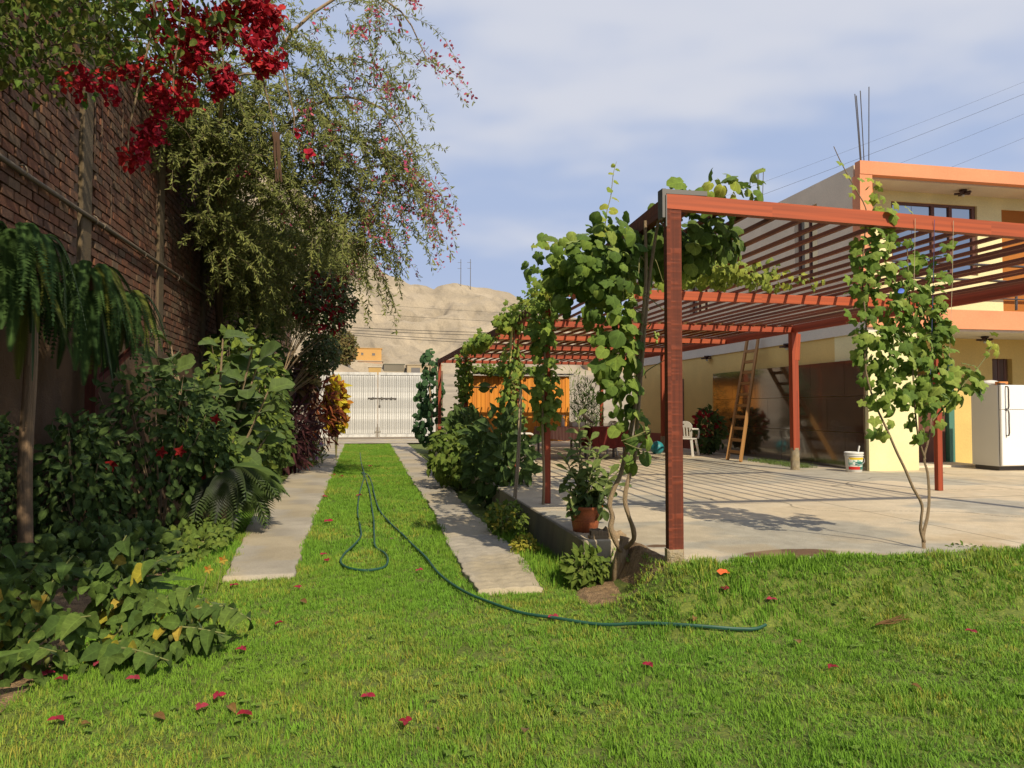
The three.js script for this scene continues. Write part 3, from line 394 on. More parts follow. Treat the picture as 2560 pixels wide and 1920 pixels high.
{
  const B = (n, a, b, w, h, m, o) => mesh(n, bar(a, b, w, h, o), m, perg);
  B('post', V(2.30, 0.40, -5.25), V(2.30, 3.015, -5.25), 0.118, 0.06, postM, { us: 3 });
  const foot = cbox(0.14, 0.3, 0.1, 0.025); foot.translate(2.30, 0.30, -5.25); { const p = foot.attributes.position; for (let i = 0; i < p.count; i++) p.setXYZ(i, p.getX(i) + 0.02 * (hash(p.getX(i) * 999, p.getY(i) * 999, 1) - 0.5), p.getY(i), p.getZ(i)); } mesh('post_foot', foot, greyFoot, perg);
  const fb = B('front_beam', V(2.235, 3.07, -5.25), V(8.0, 2.935, -5.25), 0.07, 0.115, woodRed[2], { us: 2 });
  const br = std(col(0.13, 0.125, 0.12), 0.55, { metalness: 0.5 }); mesh('corner_bracket', merge([box(0.36, 0.035, 0.075, 2.39, 3.142, -5.25), box(0.03, 0.22, 0.09, 2.217, 3.05, -5.25), box(0.008, 0.24, 0.02, 2.23, 2.99, -5.205)]), br, fb);
  B('side_beam', V(2.30, 3.07, -5.29), V(2.60, 2.99, -12.75), 0.07, 0.13, postM); B('side_beam', V(2.60, 3.0, -12.45), V(2.35, 2.99, -23.7), 0.07, 0.13, postM);
  B('side_beam', V(7.95, 2.95, -5.29), V(7.93, 2.99, -12.75), 0.07, 0.14, woodRed[1]); B('side_beam', V(7.93, 2.99, -12.76), V(7.7, 2.98, -23.7), 0.07, 0.13, woodRed[1]);
  for (const z of purZ) B('purlin', V(leftX(z) + 0.04, roofY(2.6, z), z), V(rightX(z) - 0.04, roofY(7.6, z) - 0.01, z), 0.06, z > -10 ? 0.115 : 0.095, pick(woodRed), { us: 2, uo: -z });
  for (const [x, z, w, f] of [[2.19, -8.75, 0.07, 0], [2.60, -12.6, 0.09, 0], [2.48, -18.1, 0.09, 0], [2.36, -23.4, 0.09, 0], [7.9, -9.02, 0.075, 0], [7.94, -12.6, 0.125, 1], [7.85, -18.6, 0.11, 1], [7.71, -23.4, 0.1, 0], [7.95, -5.25, 0.12, 0]]) {
    B('post', V(x, f ? 0.72 : 0.35, z), V(x + (f && z > -13 ? -0.01 : 0), 2.93, z), w, w, woodRed[1], { us: 4 });
    if (f) { const q = new THREE.CylinderGeometry(0.075, 0.085, 0.42, 14); q.translate(x, 0.55, z); mesh('post_foot', q, greyFoot, perg); }
  }
  B('knee', V(7.97, 2.4, -12.56), V(8.0, 2.9, -12.56), 0.1, 0.05, woodRed[0]);
  const N = 22; for (let i = 0; i < N; i++) {
    const t = (i + 0.6) / N, xa = mix(2.36, 7.9, t) + rr(-0.02, 0.02), xm = mix(2.62, 7.85, t), xe = mix(2.4, 7.65, t);
    const o = 0.075 + rr(-0.003, 0.003), up = i > 13 && i % 2 ? 0.045 : 0.012; B('slat', V(xa, roofY(xa, -5.25) + 0.012 + up, up > 0.02 ? -5.2 : -5.292), V(xm, roofY(xm, -12.6) + o, -12.66 - rr(0, 0.2)), 0.036, 0.034, pick(slatM), { us: 6, uo: i * 0.37 });
    const xm2 = xm + 0.055; B('slat', V(xm2, 2.977 + o, -12.5 + rr(-0.1, 0.1)), V(xe, 2.977 + o, -23.6), 0.04, 0.035, pick(slatM), { us: 6, uo: i * 0.41 });
  }
  // cane mats over the rear bays, each stopping short of the next purlin
  const caneT = tex(256, 128, (u, v) => { const k = 0.72 + 0.2 * noise(u * 64, v * 3, 1, 64) + 0.16 * (Math.abs(Math.sin(u * 64 * Math.PI)) - 0.5) + 0.1 * noise(u * 20, v * 60, 4); return [k, k * 0.93, k * 0.78]; });
  const caneM = new THREE.MeshPhysicalMaterial({ color: col(0.48, 0.38, 0.24), roughness: 1, transmission: 0.28, thickness: 0, map: caneT, side: THREE.DoubleSide });
  for (let b = 1; b + 1 < purZ.length; b++) for (let k = 0; k < 3; k++) { const z0 = purZ[b] - 0.12, z1 = purZ[b + 1] + 0.28, x0 = mix(2.72, 7.55, k / 3) + 0.02, x1 = mix(2.72, 7.55, (k + 1) / 3) - 0.02; mesh('cane_mat', grid(6, 8, (u, v) => [mix(x0, x1, u), 3.095 + 0.012 * Math.sin(u * 9 + v * 7), mix(z0, z1, v), u * 3, v * 2]), caneM, perg); }
}

// ---------------------------------------------------------------- things on the patio
{ // shed
  const s = thing('garden_shed', 'orange plank shed with black corrugated roof edge behind the pergola', 'shed'); s.position.set(0.12, 0.04, -0.95);
  const om = [[0.74, 0.29, 0.022], [0.70, 0.26, 0.02], [0.78, 0.32, 0.03]].map(c => std(col(...c), 0.7, { map: woodT })), dm = std(col(0.04, 0.03, 0.025), 0.8);
  for (let i = 0; i < 24; i++) { const x = 3.5 + i * 0.152; mesh('plank', (() => { const g = cbox(0.146, 2.3, 0.03, 0.006); const uv = g.attributes.uv, p = g.attributes.position; for (let k = 0; k < p.count; k++) uv.setXY(k, p.getX(k) * 5 + i * 0.3, p.getY(k) * 0.5); g.translate(x, 1.45, -24.5 + (i % 2) * 0.008); return g; })(), om[i % 3], s); }
  mesh('body', box(3.6, 2.28, 2.2, 5.23, 1.44, -25.64), om[1], s); mesh('roof', grid(80, 2, (u, v) => [mix(3.35, 7.25, u), 2.66 + 0.025 * Math.sin(u * 80 * 1.2) + 0.12 * v, mix(-24.3, -26.9, v)]), dm, s).material.side = THREE.DoubleSide;
  mesh('corner_post', box(0.1, 2.3, 0.1, 3.38, 1.45, -24.5), std(col(0.45, 0.38, 0.28), 0.8), s);
  for (const x of [4.0, 6.1]) { const d = mesh('shutter', box(0.9, 0.03, 0.03, x, 2.2, -24.47), dm, s); }
}
{ // tables under the pergola
  const cloth = (x0, x1, z0, z1, top, drop, m, parent) => mesh('tablecloth', (() => { const g = []; g.push(grid(8, 6, (u, v) => [mix(x0, x1, u), top, mix(z0, z1, v), u * 2, v * 2])); const pts = [[x0, z0], [x1, z0], [x1, z1], [x0, z1], [x0, z0]]; for (let k = 0; k < 4; k++) g.push(grid(24, 5, (u, v) => { const x = mix(pts[k][0], pts[k + 1][0], u), z = mix(pts[k][1], pts[k + 1][1], u), w = 0.025 * v * Math.sin(u * 34 + k * 2); return [x + (k % 2 ? (k === 1 ? 1 : -1) * (0.03 * v + w) : 0), top - drop * v + 0.02 * Math.sin(u * 9) * v, z + (k % 2 ? 0 : (k === 0 ? 1 : -1) * (0.03 * v + w)), u * 3, v]; })); return merge(g); })(), m, parent);
  const stripes = tex(64, 64, (u) => { const s = (u * 12) % 1 < 0.5; return s ? [0.75, 0.6, 0.55] : [0.45, 0.25, 0.22]; });
  for (const [x0, x1, z, m, l, dr] of [[3.9, 4.85, -16.3, std(0xffffff, 0.9, { map: stripes, side: THREE.DoubleSide }), 'table under a pink striped cloth with a bottle on it', 0.28], [5.0, 5.85, -16.2, std(col(0.16, 0.02, 0.015), 0.9, { map: speckle, side: THREE.DoubleSide }), 'table under a dark red cloth reaching halfway to the floor', 0.46]]) {
    const t = thing('patio_table', l, 'table'); cloth(x0, x1, z + 0.35, z - 0.5, 1.08, dr, m, t); mesh('tabletop', box(x1 - x0 - 0.02, 0.03, 0.82, (x0 + x1) / 2, 1.06, z - 0.075), woodRed[1], t);
    for (const a of [x0 + 0.08, x1 - 0.08]) for (const b of [z + 0.28, z - 0.43]) mesh('leg', box(0.045, 0.7, 0.045, a, 0.70, b), std(col(0.12, 0.1, 0.09), 0.6), t);
  }
  const b = thing('bottle', 'small white pump bottle standing on the striped tablecloth', 'bottle', null, [4.42, 1.08, -16.2]); mesh('body', lathe([[0, 0], [0.045, 0], [0.048, 0.14], [0.02, 0.19], [0.015, 0.2], [0, 0.2]], 14), std(col(0.6, 0.52, 0.5), 0.5), b); mesh('pump', merge([box(0.02, 0.05, 0.02, 0, 0.225, 0), box(0.07, 0.02, 0.025, 0.02, 0.255, 0)]), std(col(0.65, 0.62, 0.6), 0.5), b);
  const c = thing('open_box', 'open white box standing on the tables, lid tilted up', 'box', null, [4.8, 1.085, -16.35]); mesh('tray', box(0.3, 0.1, 0.3, 0, 0.05, 0), std(col(0.6, 0.57, 0.5), 0.7), c); mesh('lid', (() => { const g = box(0.3, 0.015, 0.3); g.rotateZ(-0.7); g.translate(0.25, 0.18, 0); return g; })(), std(col(0.6, 0.57, 0.5), 0.7), c);
}
function chair(x, z, turn, label) { // moulded plastic garden chair
  const c = thing('garden_chair', label, 'chair', 'white plastic garden chairs', [x, 0.35, z]); c.rotation.y = turn; const m = std(col(0.62, 0.60, 0.55), 0.45);
  mesh('seat', (() => { const g = cbox(0.44, 0.025, 0.42, 0.01); g.translate(0, 0.42, 0); return g; })(), m, c);
  const back = (() => { const s = new THREE.Shape(); s.moveTo(-0.21, 0); s.lineTo(-0.24, 0.3); s.quadraticCurveTo(-0.22, 0.4, -0.1, 0.42); s.lineTo(0.1, 0.42); s.quadraticCurveTo(0.22, 0.4, 0.24, 0.3); s.lineTo(0.21, 0); s.closePath(); for (let i = 0; i < 5; i++) { const h = new THREE.Path(); const x0 = -0.16 + i * 0.07; h.moveTo(x0, 0.06); h.lineTo(x0 + 0.04, 0.06); h.lineTo(x0 + 0.04, 0.27); h.lineTo(x0, 0.27); h.closePath(); s.holes.push(h); } const h = new THREE.Path(); h.moveTo(-0.05, 0.33); h.lineTo(0.05, 0.33); h.lineTo(0.05, 0.36); h.lineTo(-0.05, 0.36); h.closePath(); s.holes.push(h); const g = new THREE.ExtrudeGeometry(s, { depth: 0.02, bevelEnabled: false }); g.rotateX(-0.2); g.translate(0, 0.43, -0.2); return g; })(); mesh('backrest', back, m, c);
  for (const sx of [-1, 1]) { mesh('arm', tube([V(sx * 0.24, 0.66, -0.27), V(sx * 0.27, 0.65, 0), V(sx * 0.26, 0.63, 0.2), V(sx * 0.25, 0.55, 0.24), V(sx * 0.24, 0.42, 0.2)], 0.022, 0.022, 6, 3), m, c); for (const sz of [-1, 1]) mesh('leg', bar(V(sx * 0.19, 0.42, sz * 0.17), V(sx * 0.25, 0, sz * 0.24), 0.05, 0.035), m, c); }
  return c;
}
chair(7.62, -16.7, 2.4, 'white plastic chair beside the rear red post near the poinsettia'); chair(5.75, -17.3, -1.4, 'white plastic chair pushed in behind the dark red tablecloth'); chair(3.05, -14.6, 1.8, 'white plastic chair half hidden behind the vine tangle');
{ const b = thing('teal_ball', 'teal rubber ball lying on the patio by the plinth', 'ball', null, [7.3, 0.50, -17.7]); mesh('shell', new THREE.SphereGeometry(0.17, 24, 16), std(col(0.02, 0.22, 0.26), 0.5), b); mesh('valve', (() => { const g = new THREE.CylinderGeometry(0.012, 0.012, 0.01, 8); g.translate(0, 0.17, 0); return g; })(), std(col(0.3, 0.3, 0.3), 0.5), b); }
{ // leaning ladder
  const l = thing('wooden_ladder', 'tall pale wooden ladder leaning against the upper edge of the side wall', 'ladder'); const m = std(col(0.46, 0.25, 0.085), 0.7, { map: woodT });
  const f1 = V(7.91, 0.35, -14.6), f2 = V(7.93, 0.35, -15.22), t1 = V(8.96, 3.14, -15.65), t2 = V(8.96, 3.14, -16.15);
  mesh('rail', bar(f1, t1, 0.05, 0.09), m, l); mesh('rail', bar(f2, t2, 0.05, 0.09), m, l); for (let i = 1; i < 11; i++) { const t = i / 11 - 0.02; mesh('rung', bar(f1.clone().lerp(t1, t), f2.clone().lerp(t2, t), 0.03, 0.07), m, l); }
}
{ // bucket of paint tools
  const b = thing('paint_bucket', 'white plastic bucket with printed label and a stick in it, by the yellow pier', 'bucket', null, [8.74, 0.35, -12.0]); const m = std(col(0.66, 0.66, 0.62), 0.45);
  mesh('body', lathe([[0, 0], [0.135, 0], [0.155, 0.33], [0.165, 0.33], [0.167, 0.345], [0.157, 0.36], [0.148, 0.36], [0.13, 0.02], [0, 0.02]], 32), m, b); mesh('rim', (() => { const g = new THREE.TorusGeometry(0.161, 0.008, 6, 32); g.rotateX(Math.PI / 2); g.translate(0, 0.3, 0); return g; })(), m, b);
  const lt = tex(128, 64, (u, v) => { if (v < 0.25) return u < 0.5 ? [0.75, 0.15, 0.1] : [0.2, 0.45, 0.4]; if (v > 0.8) return [0.85, 0.72, 0.15]; const w = Math.abs(u - 0.5) < 0.22 && Math.abs(v - 0.5) < 0.13; return w ? [0.15, 0.4, 0.36] : (noise(u * 18, v * 6, 3) > 0.62 ? [0.5, 0.68, 0.62] : [0.85, 0.87, 0.82]); });
  mesh('label_band', (() => { const g = new THREE.CylinderGeometry(0.1525, 0.139, 0.22, 32, 1, true, -1.3, 2.9); g.translate(0, 0.155, 0); return g; })(), std(0xffffff, 0.5, { map: lt, side: THREE.DoubleSide }), b);
  mesh('stick', bar(V(0.02, 0.05, 0), V(0.1, 0.47, 0.02), 0.022, 0.022), m, b); mesh('handle', tube([V(-0.165, 0.31, 0), V(-0.13, 0.2, 0.12), V(0, 0.14, 0.175), V(0.13, 0.2, 0.12), V(0.165, 0.31, 0)], 0.004, 0.004, 5, 4), std(col(0.4, 0.4, 0.4), 0.4), b);
}
{ // fridge
  const f = thing('old_fridge', 'old white two door fridge with long dark handles standing outside', 'fridge', null, [11.85, 0.35, -11.6]); const m = std(col(0.84, 0.83, 0.79), 0.35), s = std(col(0.66, 0.64, 0.57), 0.45), dk = std(col(0.07, 0.06, 0.055), 0.5);
  const B = (n, w, h, d, x, y, z, mm) => { const g = cbox(w, h, d, Math.min(0.012, d / 3)); g.translate(x, y, z); return mesh(n, g, mm, f); };
  B('cabinet', 0.74, 1.5, 0.62, 0, 0.83, -0.35, s); B('gasket', 0.72, 1.48, 0.016, 0, 0.83, -0.03, dk); B('upper_door', 0.74, 0.455, 0.06, 0, 1.352, 0.01, m); B('lower_door', 0.74, 1.025, 0.06, 0, 0.605, 0.01, m); B('base', 0.68, 0.08, 0.56, 0, 0.045, -0.34, dk);
  for (const [y0, y1] of [[1.14, 1.55], [0.65, 1.11]]) mesh('handle', tube([V(-0.27, y1, 0.04), V(-0.27, y1, 0.085), V(-0.27, (y0 + y1) / 2, 0.095), V(-0.27, y0, 0.085), V(-0.27, y0, 0.04)], 0.014, 0.014, 6, 3), dk, f); B('hinge_cap', 0.12, 0.03, 0.08, -0.3, 1.6, -0.02, dk);
  one('cloth_bundle', (() => { const g = new THREE.SphereGeometry(0.16, 16, 10); const p = g.attributes.position; for (let i = 0; i < p.count; i++) { const k = 0.75 + 0.5 * fbm(p.getX(i) * 14, p.getY(i) * 14, p.getZ(i) * 14, 3); p.setXYZ(i, p.getX(i) * k * 1.2, Math.max(-0.03, p.getY(i) * k * 0.42), p.getZ(i) * k); } g.computeVertexNormals(); g.translate(11.62, 1.965, -11.95); return g; })(), std(col(0.62, 0.60, 0.56), 0.9), 'crumpled white cloth lying on top of the fridge', 'cloth');
  one('orange_packet', (() => { const g = cbox(0.2, 0.06, 0.13, 0.02); g.translate(11.62, 1.965, -11.69); return g; })(), std(col(0.6, 0.22, 0.05), 0.6), 'small orange packet beside the cloth on the fridge', 'packet');
}
{ // shoe on the patio corner
  const s = thing('old_shoe', 'worn brown leather shoe lying on the patio corner by the pot', 'shoe', null, [2.12, 0.35, -6.32]); s.rotation.y = 0.06; const m = std(col(0.33, 0.23, 0.13), 0.85, { map: speckle, bumpMap: speckB, bumpScale: 0.008 });
  mesh('upper', grid(20, 14, (u, v) => { const a = v * Math.PI, t = u, w = 0.045 * Math.pow(Math.sin(Math.PI * clamp(0.06 + t * 0.9)), 0.5) * (t < 0.5 ? 0.9 : 1.05), h = mix(0.10, 0.035, S(0.2, 0.85, t)) * (1 - 0.5 * S(0.9, 1, t)) + 0.006 * Math.sin(t * 30), op = t < 0.45 && Math.abs(v - 0.5) < 0.22 ? -0.05 : 0; return [mix(-0.15, 0.17, t), 0.022 + Math.sin(a) * h + op, Math.cos(a) * w * 1.1]; }), m, s).material.side = THREE.DoubleSide;
  mesh('sole', (() => { const sh = new THREE.Shape(); sh.moveTo(-0.155, -0.035); sh.quadraticCurveTo(0, -0.04, 0.08, -0.056); sh.quadraticCurveTo(0.19, -0.04, 0.185, 0); sh.quadraticCurveTo(0.17, 0.05, 0.08, 0.05); sh.quadraticCurveTo(0, 0.035, -0.155, 0.035); sh.closePath(); const g = new THREE.ExtrudeGeometry(sh, { depth: 0.022, bevelEnabled: true, bevelSize: 0.004, bevelThickness: 0.003, bevelSegments: 1 }); g.rotateX(-Math.PI / 2); g.translate(0, 0.003, 0); return g; })(), std(col(0.26, 0.19, 0.11), 0.9), s);
}
// ---------------------------------------------------------------- garden hose
{
  const hm = std(col(0.022, 0.10, 0.066), 0.5, { map: speckle });
  const pts = [[2.63, -4.54], [2.56, -4.515], [2.44, -4.51], [2.15, -4.58], [1.87, -4.72], [1.6, -4.86], [1.32, -5.05], [1.13, -5.23], [0.95, -5.54], [0.82, -5.84], [0.73, -6.22], [0.66, -6.66], [0.61, -7.36], [0.53, -8.0], [0.44, -8.86], [0.35, -9.59], [0.24, -10.77], [0.19, -12.79], [0.17, -14.75], [0.1, -16.6], [-0.02, -17.3], [0.02, -16.27], [-0.06, -12.83], [-0.07, -10.6], [-0.03, -9.36], [-0.02, -8.69], [-0.09, -8.13], [-0.18, -7.64], [-0.2, -7.24], [-0.11, -6.97], [0.03, -6.87], [0.18, -6.95], [0.24, -7.28], [0.21, -7.68], [0.14, -7.95], [0.13, -8.66], [0.14, -9.7], [0.13, -11.3], [0.11, -13.52], [0.06, -15.73], [-0.04, -20], [-0.1, -25]].map(([x, z]) => V(x, (z > -7.5 ? lawnY(x, z) : 0) + 0.034 + 0.008 * noise(x * 9, z * 5), z));
  one('garden_hose', tube(pts, 0.0115, 0.0115, 8, 6), hm, 'long dark green garden hose looped on the grass between the strips', 'hose');
}
// fallen bracts and leaves
{
  const bract = [0, 1].map(i => leafStrip(t => 0.36 * Math.pow(Math.sin(Math.PI * (t * 0.96 + 0.02)), 0.7), 5, 0.5 + 0.4 * i, 0.3));
  const bm = [[0.52, 0.03, 0.09], [0.40, 0.02, 0.05], [0.55, 0.06, 0.12]].map(c => leafM(...c)), dm = [[0.28, 0.15, 0.06], [0.35, 0.2, 0.07]].map(c => leafM(...c));
  const at = (x, z) => V(x, (z > -7.5 ? lawnY(x, z) : 0) + 0.042, z);
  const spots = [[-1.04, -6.48], [-1.16, -5.47], [-0.93, -5.16], [-0.71, -4.76], [-0.56, -5.3], [-1.2, -4.37], [-0.71, -4.01], [-0.54, -3.76], [-0.77, -3.88], [0.03, -3.87], [0.2, -3.52], [1.31, -5.08], [1.6, -4.02], [2.6, -3.79], [3.9, -4.2], [-0.38, -7.68], [-0.33, -7.35], [0.5, -6.77], [-0.51, -6.31], [-0.64, -16.74], [-0.6, -12.63], [-0.44, -9.9], [-0.45, -16.36], [-0.07, -12.7], [0.18, -19.07], [2.47, -4.8], [2.78, -4.72], [-1.7, -4.55], [-1.58, -4.45], [-1.48, -4.67], [-1.4, -3.88]];
  spots.forEach(([x, z], i) => { const t = thing('fallen_bract', x < -0.9 && z > -6.6 ? 'crimson papery bract on the grass beside the groundcherry plants' : z < -6 ? 'crimson papery bract on the grass between the driveway strips' : x > 2.2 ? 'dark red bract on the grass past the hose end' : 'pink papery bract lying on the open front lawn', 'petal', x < -0.9 && z > -6.6 ? 'bracts by the bed' : z < -6 ? 'bracts between the strips' : x > 2.2 ? 'bracts near the hose end' : 'bracts on the front lawn', at(x, z).toArray()); const far = z < -9 ? 1.5 : 1; for (let k = 0; k < 3; k++) addLeaf(t, bract[k % 2], bm[i % 3], V(0, 0, 0), V(Math.cos(i + k * 2.1), 0.35, Math.sin(i + k * 2.1)), V(rr(-0.4, 0.4), 1, rr(0, 0.9)), rr(0.036, 0.046) * far, 'petal'); });
  for (const [x, z] of [[-1.27, -3.8], [-0.64, -3.88], [-0.97, -3.84], [0.34, -3.4], [2.17, -4.64], [-0.46, -5.89], [2.66, -4.2], [0.34, -8.47], [2.84, -3.46], [0.72, -3.3]]) { const o = one('dry_leaf', pick(LEAF.oval), pick(dm), 'curled brown dry leaf lying on the grass', 'leaf', 'dry leaves on the lawn'); o.applyMatrix4(mat4(at(x, z), V(rr(-1, 1), 0.1, rr(-1, 1)), V(rr(-0.3, 0.3), 1, 0.3), rr(0.05, 0.08))); }
  const o = one('orange_scrap', grid(4, 3, (u, v) => [(u - 0.5) * 0.09, 0.012 * Math.sin(u * 5), (v - 0.5) * 0.045]), std(col(0.75, 0.13, 0.03), 0.6, { side: THREE.DoubleSide }), 'small bright orange scrap lying on the grass near the hose end', 'scrap'); o.position.copy(at(2.53, -4.93)); o.rotation.set(0.5, 0.3, 0);
  const twig = thing('dry_frond', 'dry brown palm frond scrap lying on the lawn bank', 'frond'); for (let i = 0; i < 9; i++) mesh('blade', tube([at(3.38 + rr(-0.02, 0.02), -4.42), at(3.5, -4.45 + rr(-0.03, 0.03)), at(3.62 + rr(0, 0.1), -4.5 + rr(-0.04, 0.04))].map(p => p.setY(p.y + rr(0.01, 0.03))), 0.004, 0.0015, 4, 2), dm[0], twig);
}

// ---------------------------------------------------------------- vines on the pergola
const vineG = [[0.24, 0.36, 0.06], [0.185, 0.30, 0.055], [0.30, 0.42, 0.08], [0.14, 0.24, 0.05], [0.36, 0.46, 0.10]].map(c => leafM(...c));
const vineY = [[0.46, 0.50, 0.085], [0.38, 0.46, 0.075], [0.31, 0.41, 0.07]].map(c => leafM(...c));
const barkM = std(col(0.44, 0.34, 0.22), 1, { map: rep(woodT, 4, 1), bumpMap: speckB, bumpScale: 0.012 }), shootM = std(col(0.20, 0.19, 0.07), 0.8);
const stem = (p, pts, r0, r1, m = barkM, n = 'stem') => mesh(n, tube(pts.map(a => a.isVector3 ? a : V(...a)), r0, r1, 6, 3), m, p);
const knot = r => t => r(t) ;
{ // big-leaved vine at the corner post
  const v = thing('corner_vine', 'leafy climbing vine with twin twisted trunks at the pergola corner post', 'vine');
  mesh('trunk', tube([V(2.11, -0.02, -5.97), V(2.10, 0.1, -5.97), V(2.13, 0.22, -5.96), V(2.14, 0.33, -5.95), V(2.16, 0.42, -5.95)], t => 0.058 - 0.012 * Math.sin(t * 9) - 0.01 * t, 0, 9, 4), barkM, v);
  stem(v, [[2.13, 0.30, -5.93], [2.05, 0.42, -5.9], [2.02, 0.52, -5.9], [2.035, 0.60, -5.9], [2.01, 0.70, -5.9], [2.04, 0.81, -5.9], [2.10, 0.95, -5.88], [2.14, 1.12, -5.87], [2.17, 1.35, -5.8], [2.19, 1.6, -5.75], [2.2, 2.0, -5.68], [2.22, 2.5, -5.6], [2.2, 3.0, -5.55]], 0.026, 0.013);
  stem(v, [[2.15, 0.33, -5.93], [2.19, 0.42, -5.82], [2.17, 0.52, -5.78], [2.12, 0.63, -5.75], [2.09, 0.76, -5.75], [2.13, 0.95, -5.75], [2.17, 1.06, -5.75], [2.18, 1.28, -5.72], [2.2, 1.6, -5.7], [2.23, 2.1, -5.66], [2.26, 2.6, -5.6], [2.3, 3.05, -5.5]], 0.024, 0.012);
  for (let i = 0; i < 9; i++) { const y = rr(1.15, 2.7), x = 2.17 + 0.05 * y; stem(v, [[x, y, -5.7], [x + rr(-0.12, 0.05), y + rr(-0.02, 0.12), -5.62 + rr(-0.1, 0.1)], [x + rr(-0.3, 0.1), y + rr(-0.1, 0.2), -5.6 + rr(-0.2, 0.2)]], 0.006, 0.003, shootM, 'shoot'); }
  const b = (c, r, n, s, o) => { blob(v, 'heart', vineG, c, r, Math.ceil(n * 0.4), s, { sun: 0.9, tilt: 0.8, ...o }); blob(v, 'grape', vineG, c, r, Math.floor(n * 0.6), s, { sun: 0.9, tilt: 0.9, ...o }); };
  b([2.02, 1.98, -5.70], [0.18, 0.45, 0.12], 46, [0.09, 0.18]); b([2.16, 1.42, -5.72], [0.13, 0.40, 0.12], 24, [0.09, 0.15]); b([1.96, 2.42, -5.8], [0.28, 0.34, 0.25], 46, [0.09, 0.16]);
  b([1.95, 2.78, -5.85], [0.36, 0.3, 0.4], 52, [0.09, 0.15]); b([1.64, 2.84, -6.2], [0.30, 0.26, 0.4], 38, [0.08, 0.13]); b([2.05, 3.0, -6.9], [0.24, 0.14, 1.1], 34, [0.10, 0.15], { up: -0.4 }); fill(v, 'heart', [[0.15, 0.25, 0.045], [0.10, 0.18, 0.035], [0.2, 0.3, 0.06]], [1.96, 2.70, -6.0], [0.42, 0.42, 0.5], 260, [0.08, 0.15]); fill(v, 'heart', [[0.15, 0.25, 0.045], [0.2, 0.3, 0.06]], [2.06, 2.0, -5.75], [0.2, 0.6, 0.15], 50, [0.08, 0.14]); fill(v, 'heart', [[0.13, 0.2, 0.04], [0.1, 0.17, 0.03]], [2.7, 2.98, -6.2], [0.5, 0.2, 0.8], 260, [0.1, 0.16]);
  b([2.8, 3.28, -5.5], [0.42, 0.11, 0.16], 30, [0.13, 0.2], { up: -0.5 }); blob(v, 'heart', vineY, [2.85, 3.26, -5.45], [0.4, 0.1, 0.12], 8, [0.1, 0.15], { sun: 1 }); b([2.62, 2.92, -6.1], [0.35, 0.2, 0.5], 34, [0.13, 0.19], { sun: 0.6 });
  const shoot = (pts, n, mats, s0, s1) => { stem(v, pts, 0.005, 0.002, shootM, 'shoot'); const cv = new THREE.CatmullRomCurve3(pts.map(p => V(...p))); for (let i = 0; i < n; i++) { const t = (i + 0.5) / n, p = cv.getPoint(t), s = i % 2 ? 1 : -1; addLeaf(v, pick(LEAF.heart), pick(mats), p, V(s * 0.7, -0.3, 0.3).add(rv().multiplyScalar(0.3)), SUN.clone().add(rv().multiplyScalar(0.6)), mix(s0, s1, t)); } };
  shoot([[1.98, 2.95, -5.9], [1.99, 3.12, -5.9], [2.05, 3.3, -5.95], [2.08, 3.5, -5.97], [2.12, 3.62, -6.0]], 11, vineY, 0.12, 0.04); shoot([[1.85, 2.9, -6.2], [1.7, 2.96, -6.2], [1.55, 2.93, -6.15], [1.42, 2.88, -6.1]], 7, vineY, 0.13, 0.06);
  for (let i = 0; i < 3; i++) { const g = []; for (let k = 0; k < 16; k++) { const s = new THREE.SphereGeometry(0.011, 6, 5), t = R(); s.translate(rr(-1, 1) * 0.025 * (1 - t), -t * 0.09, rr(-1, 1) * 0.025 * (1 - t)); g.push(s); } const m = mesh('grape_bunch', merge(g), std(col(0.24, 0.30, 0.06), 0.5), v); m.position.set(...[[2.32, 2.12, -5.62], [2.2, 1.2, -5.6], [2.1, 2.4, -5.6]][i]); }
}
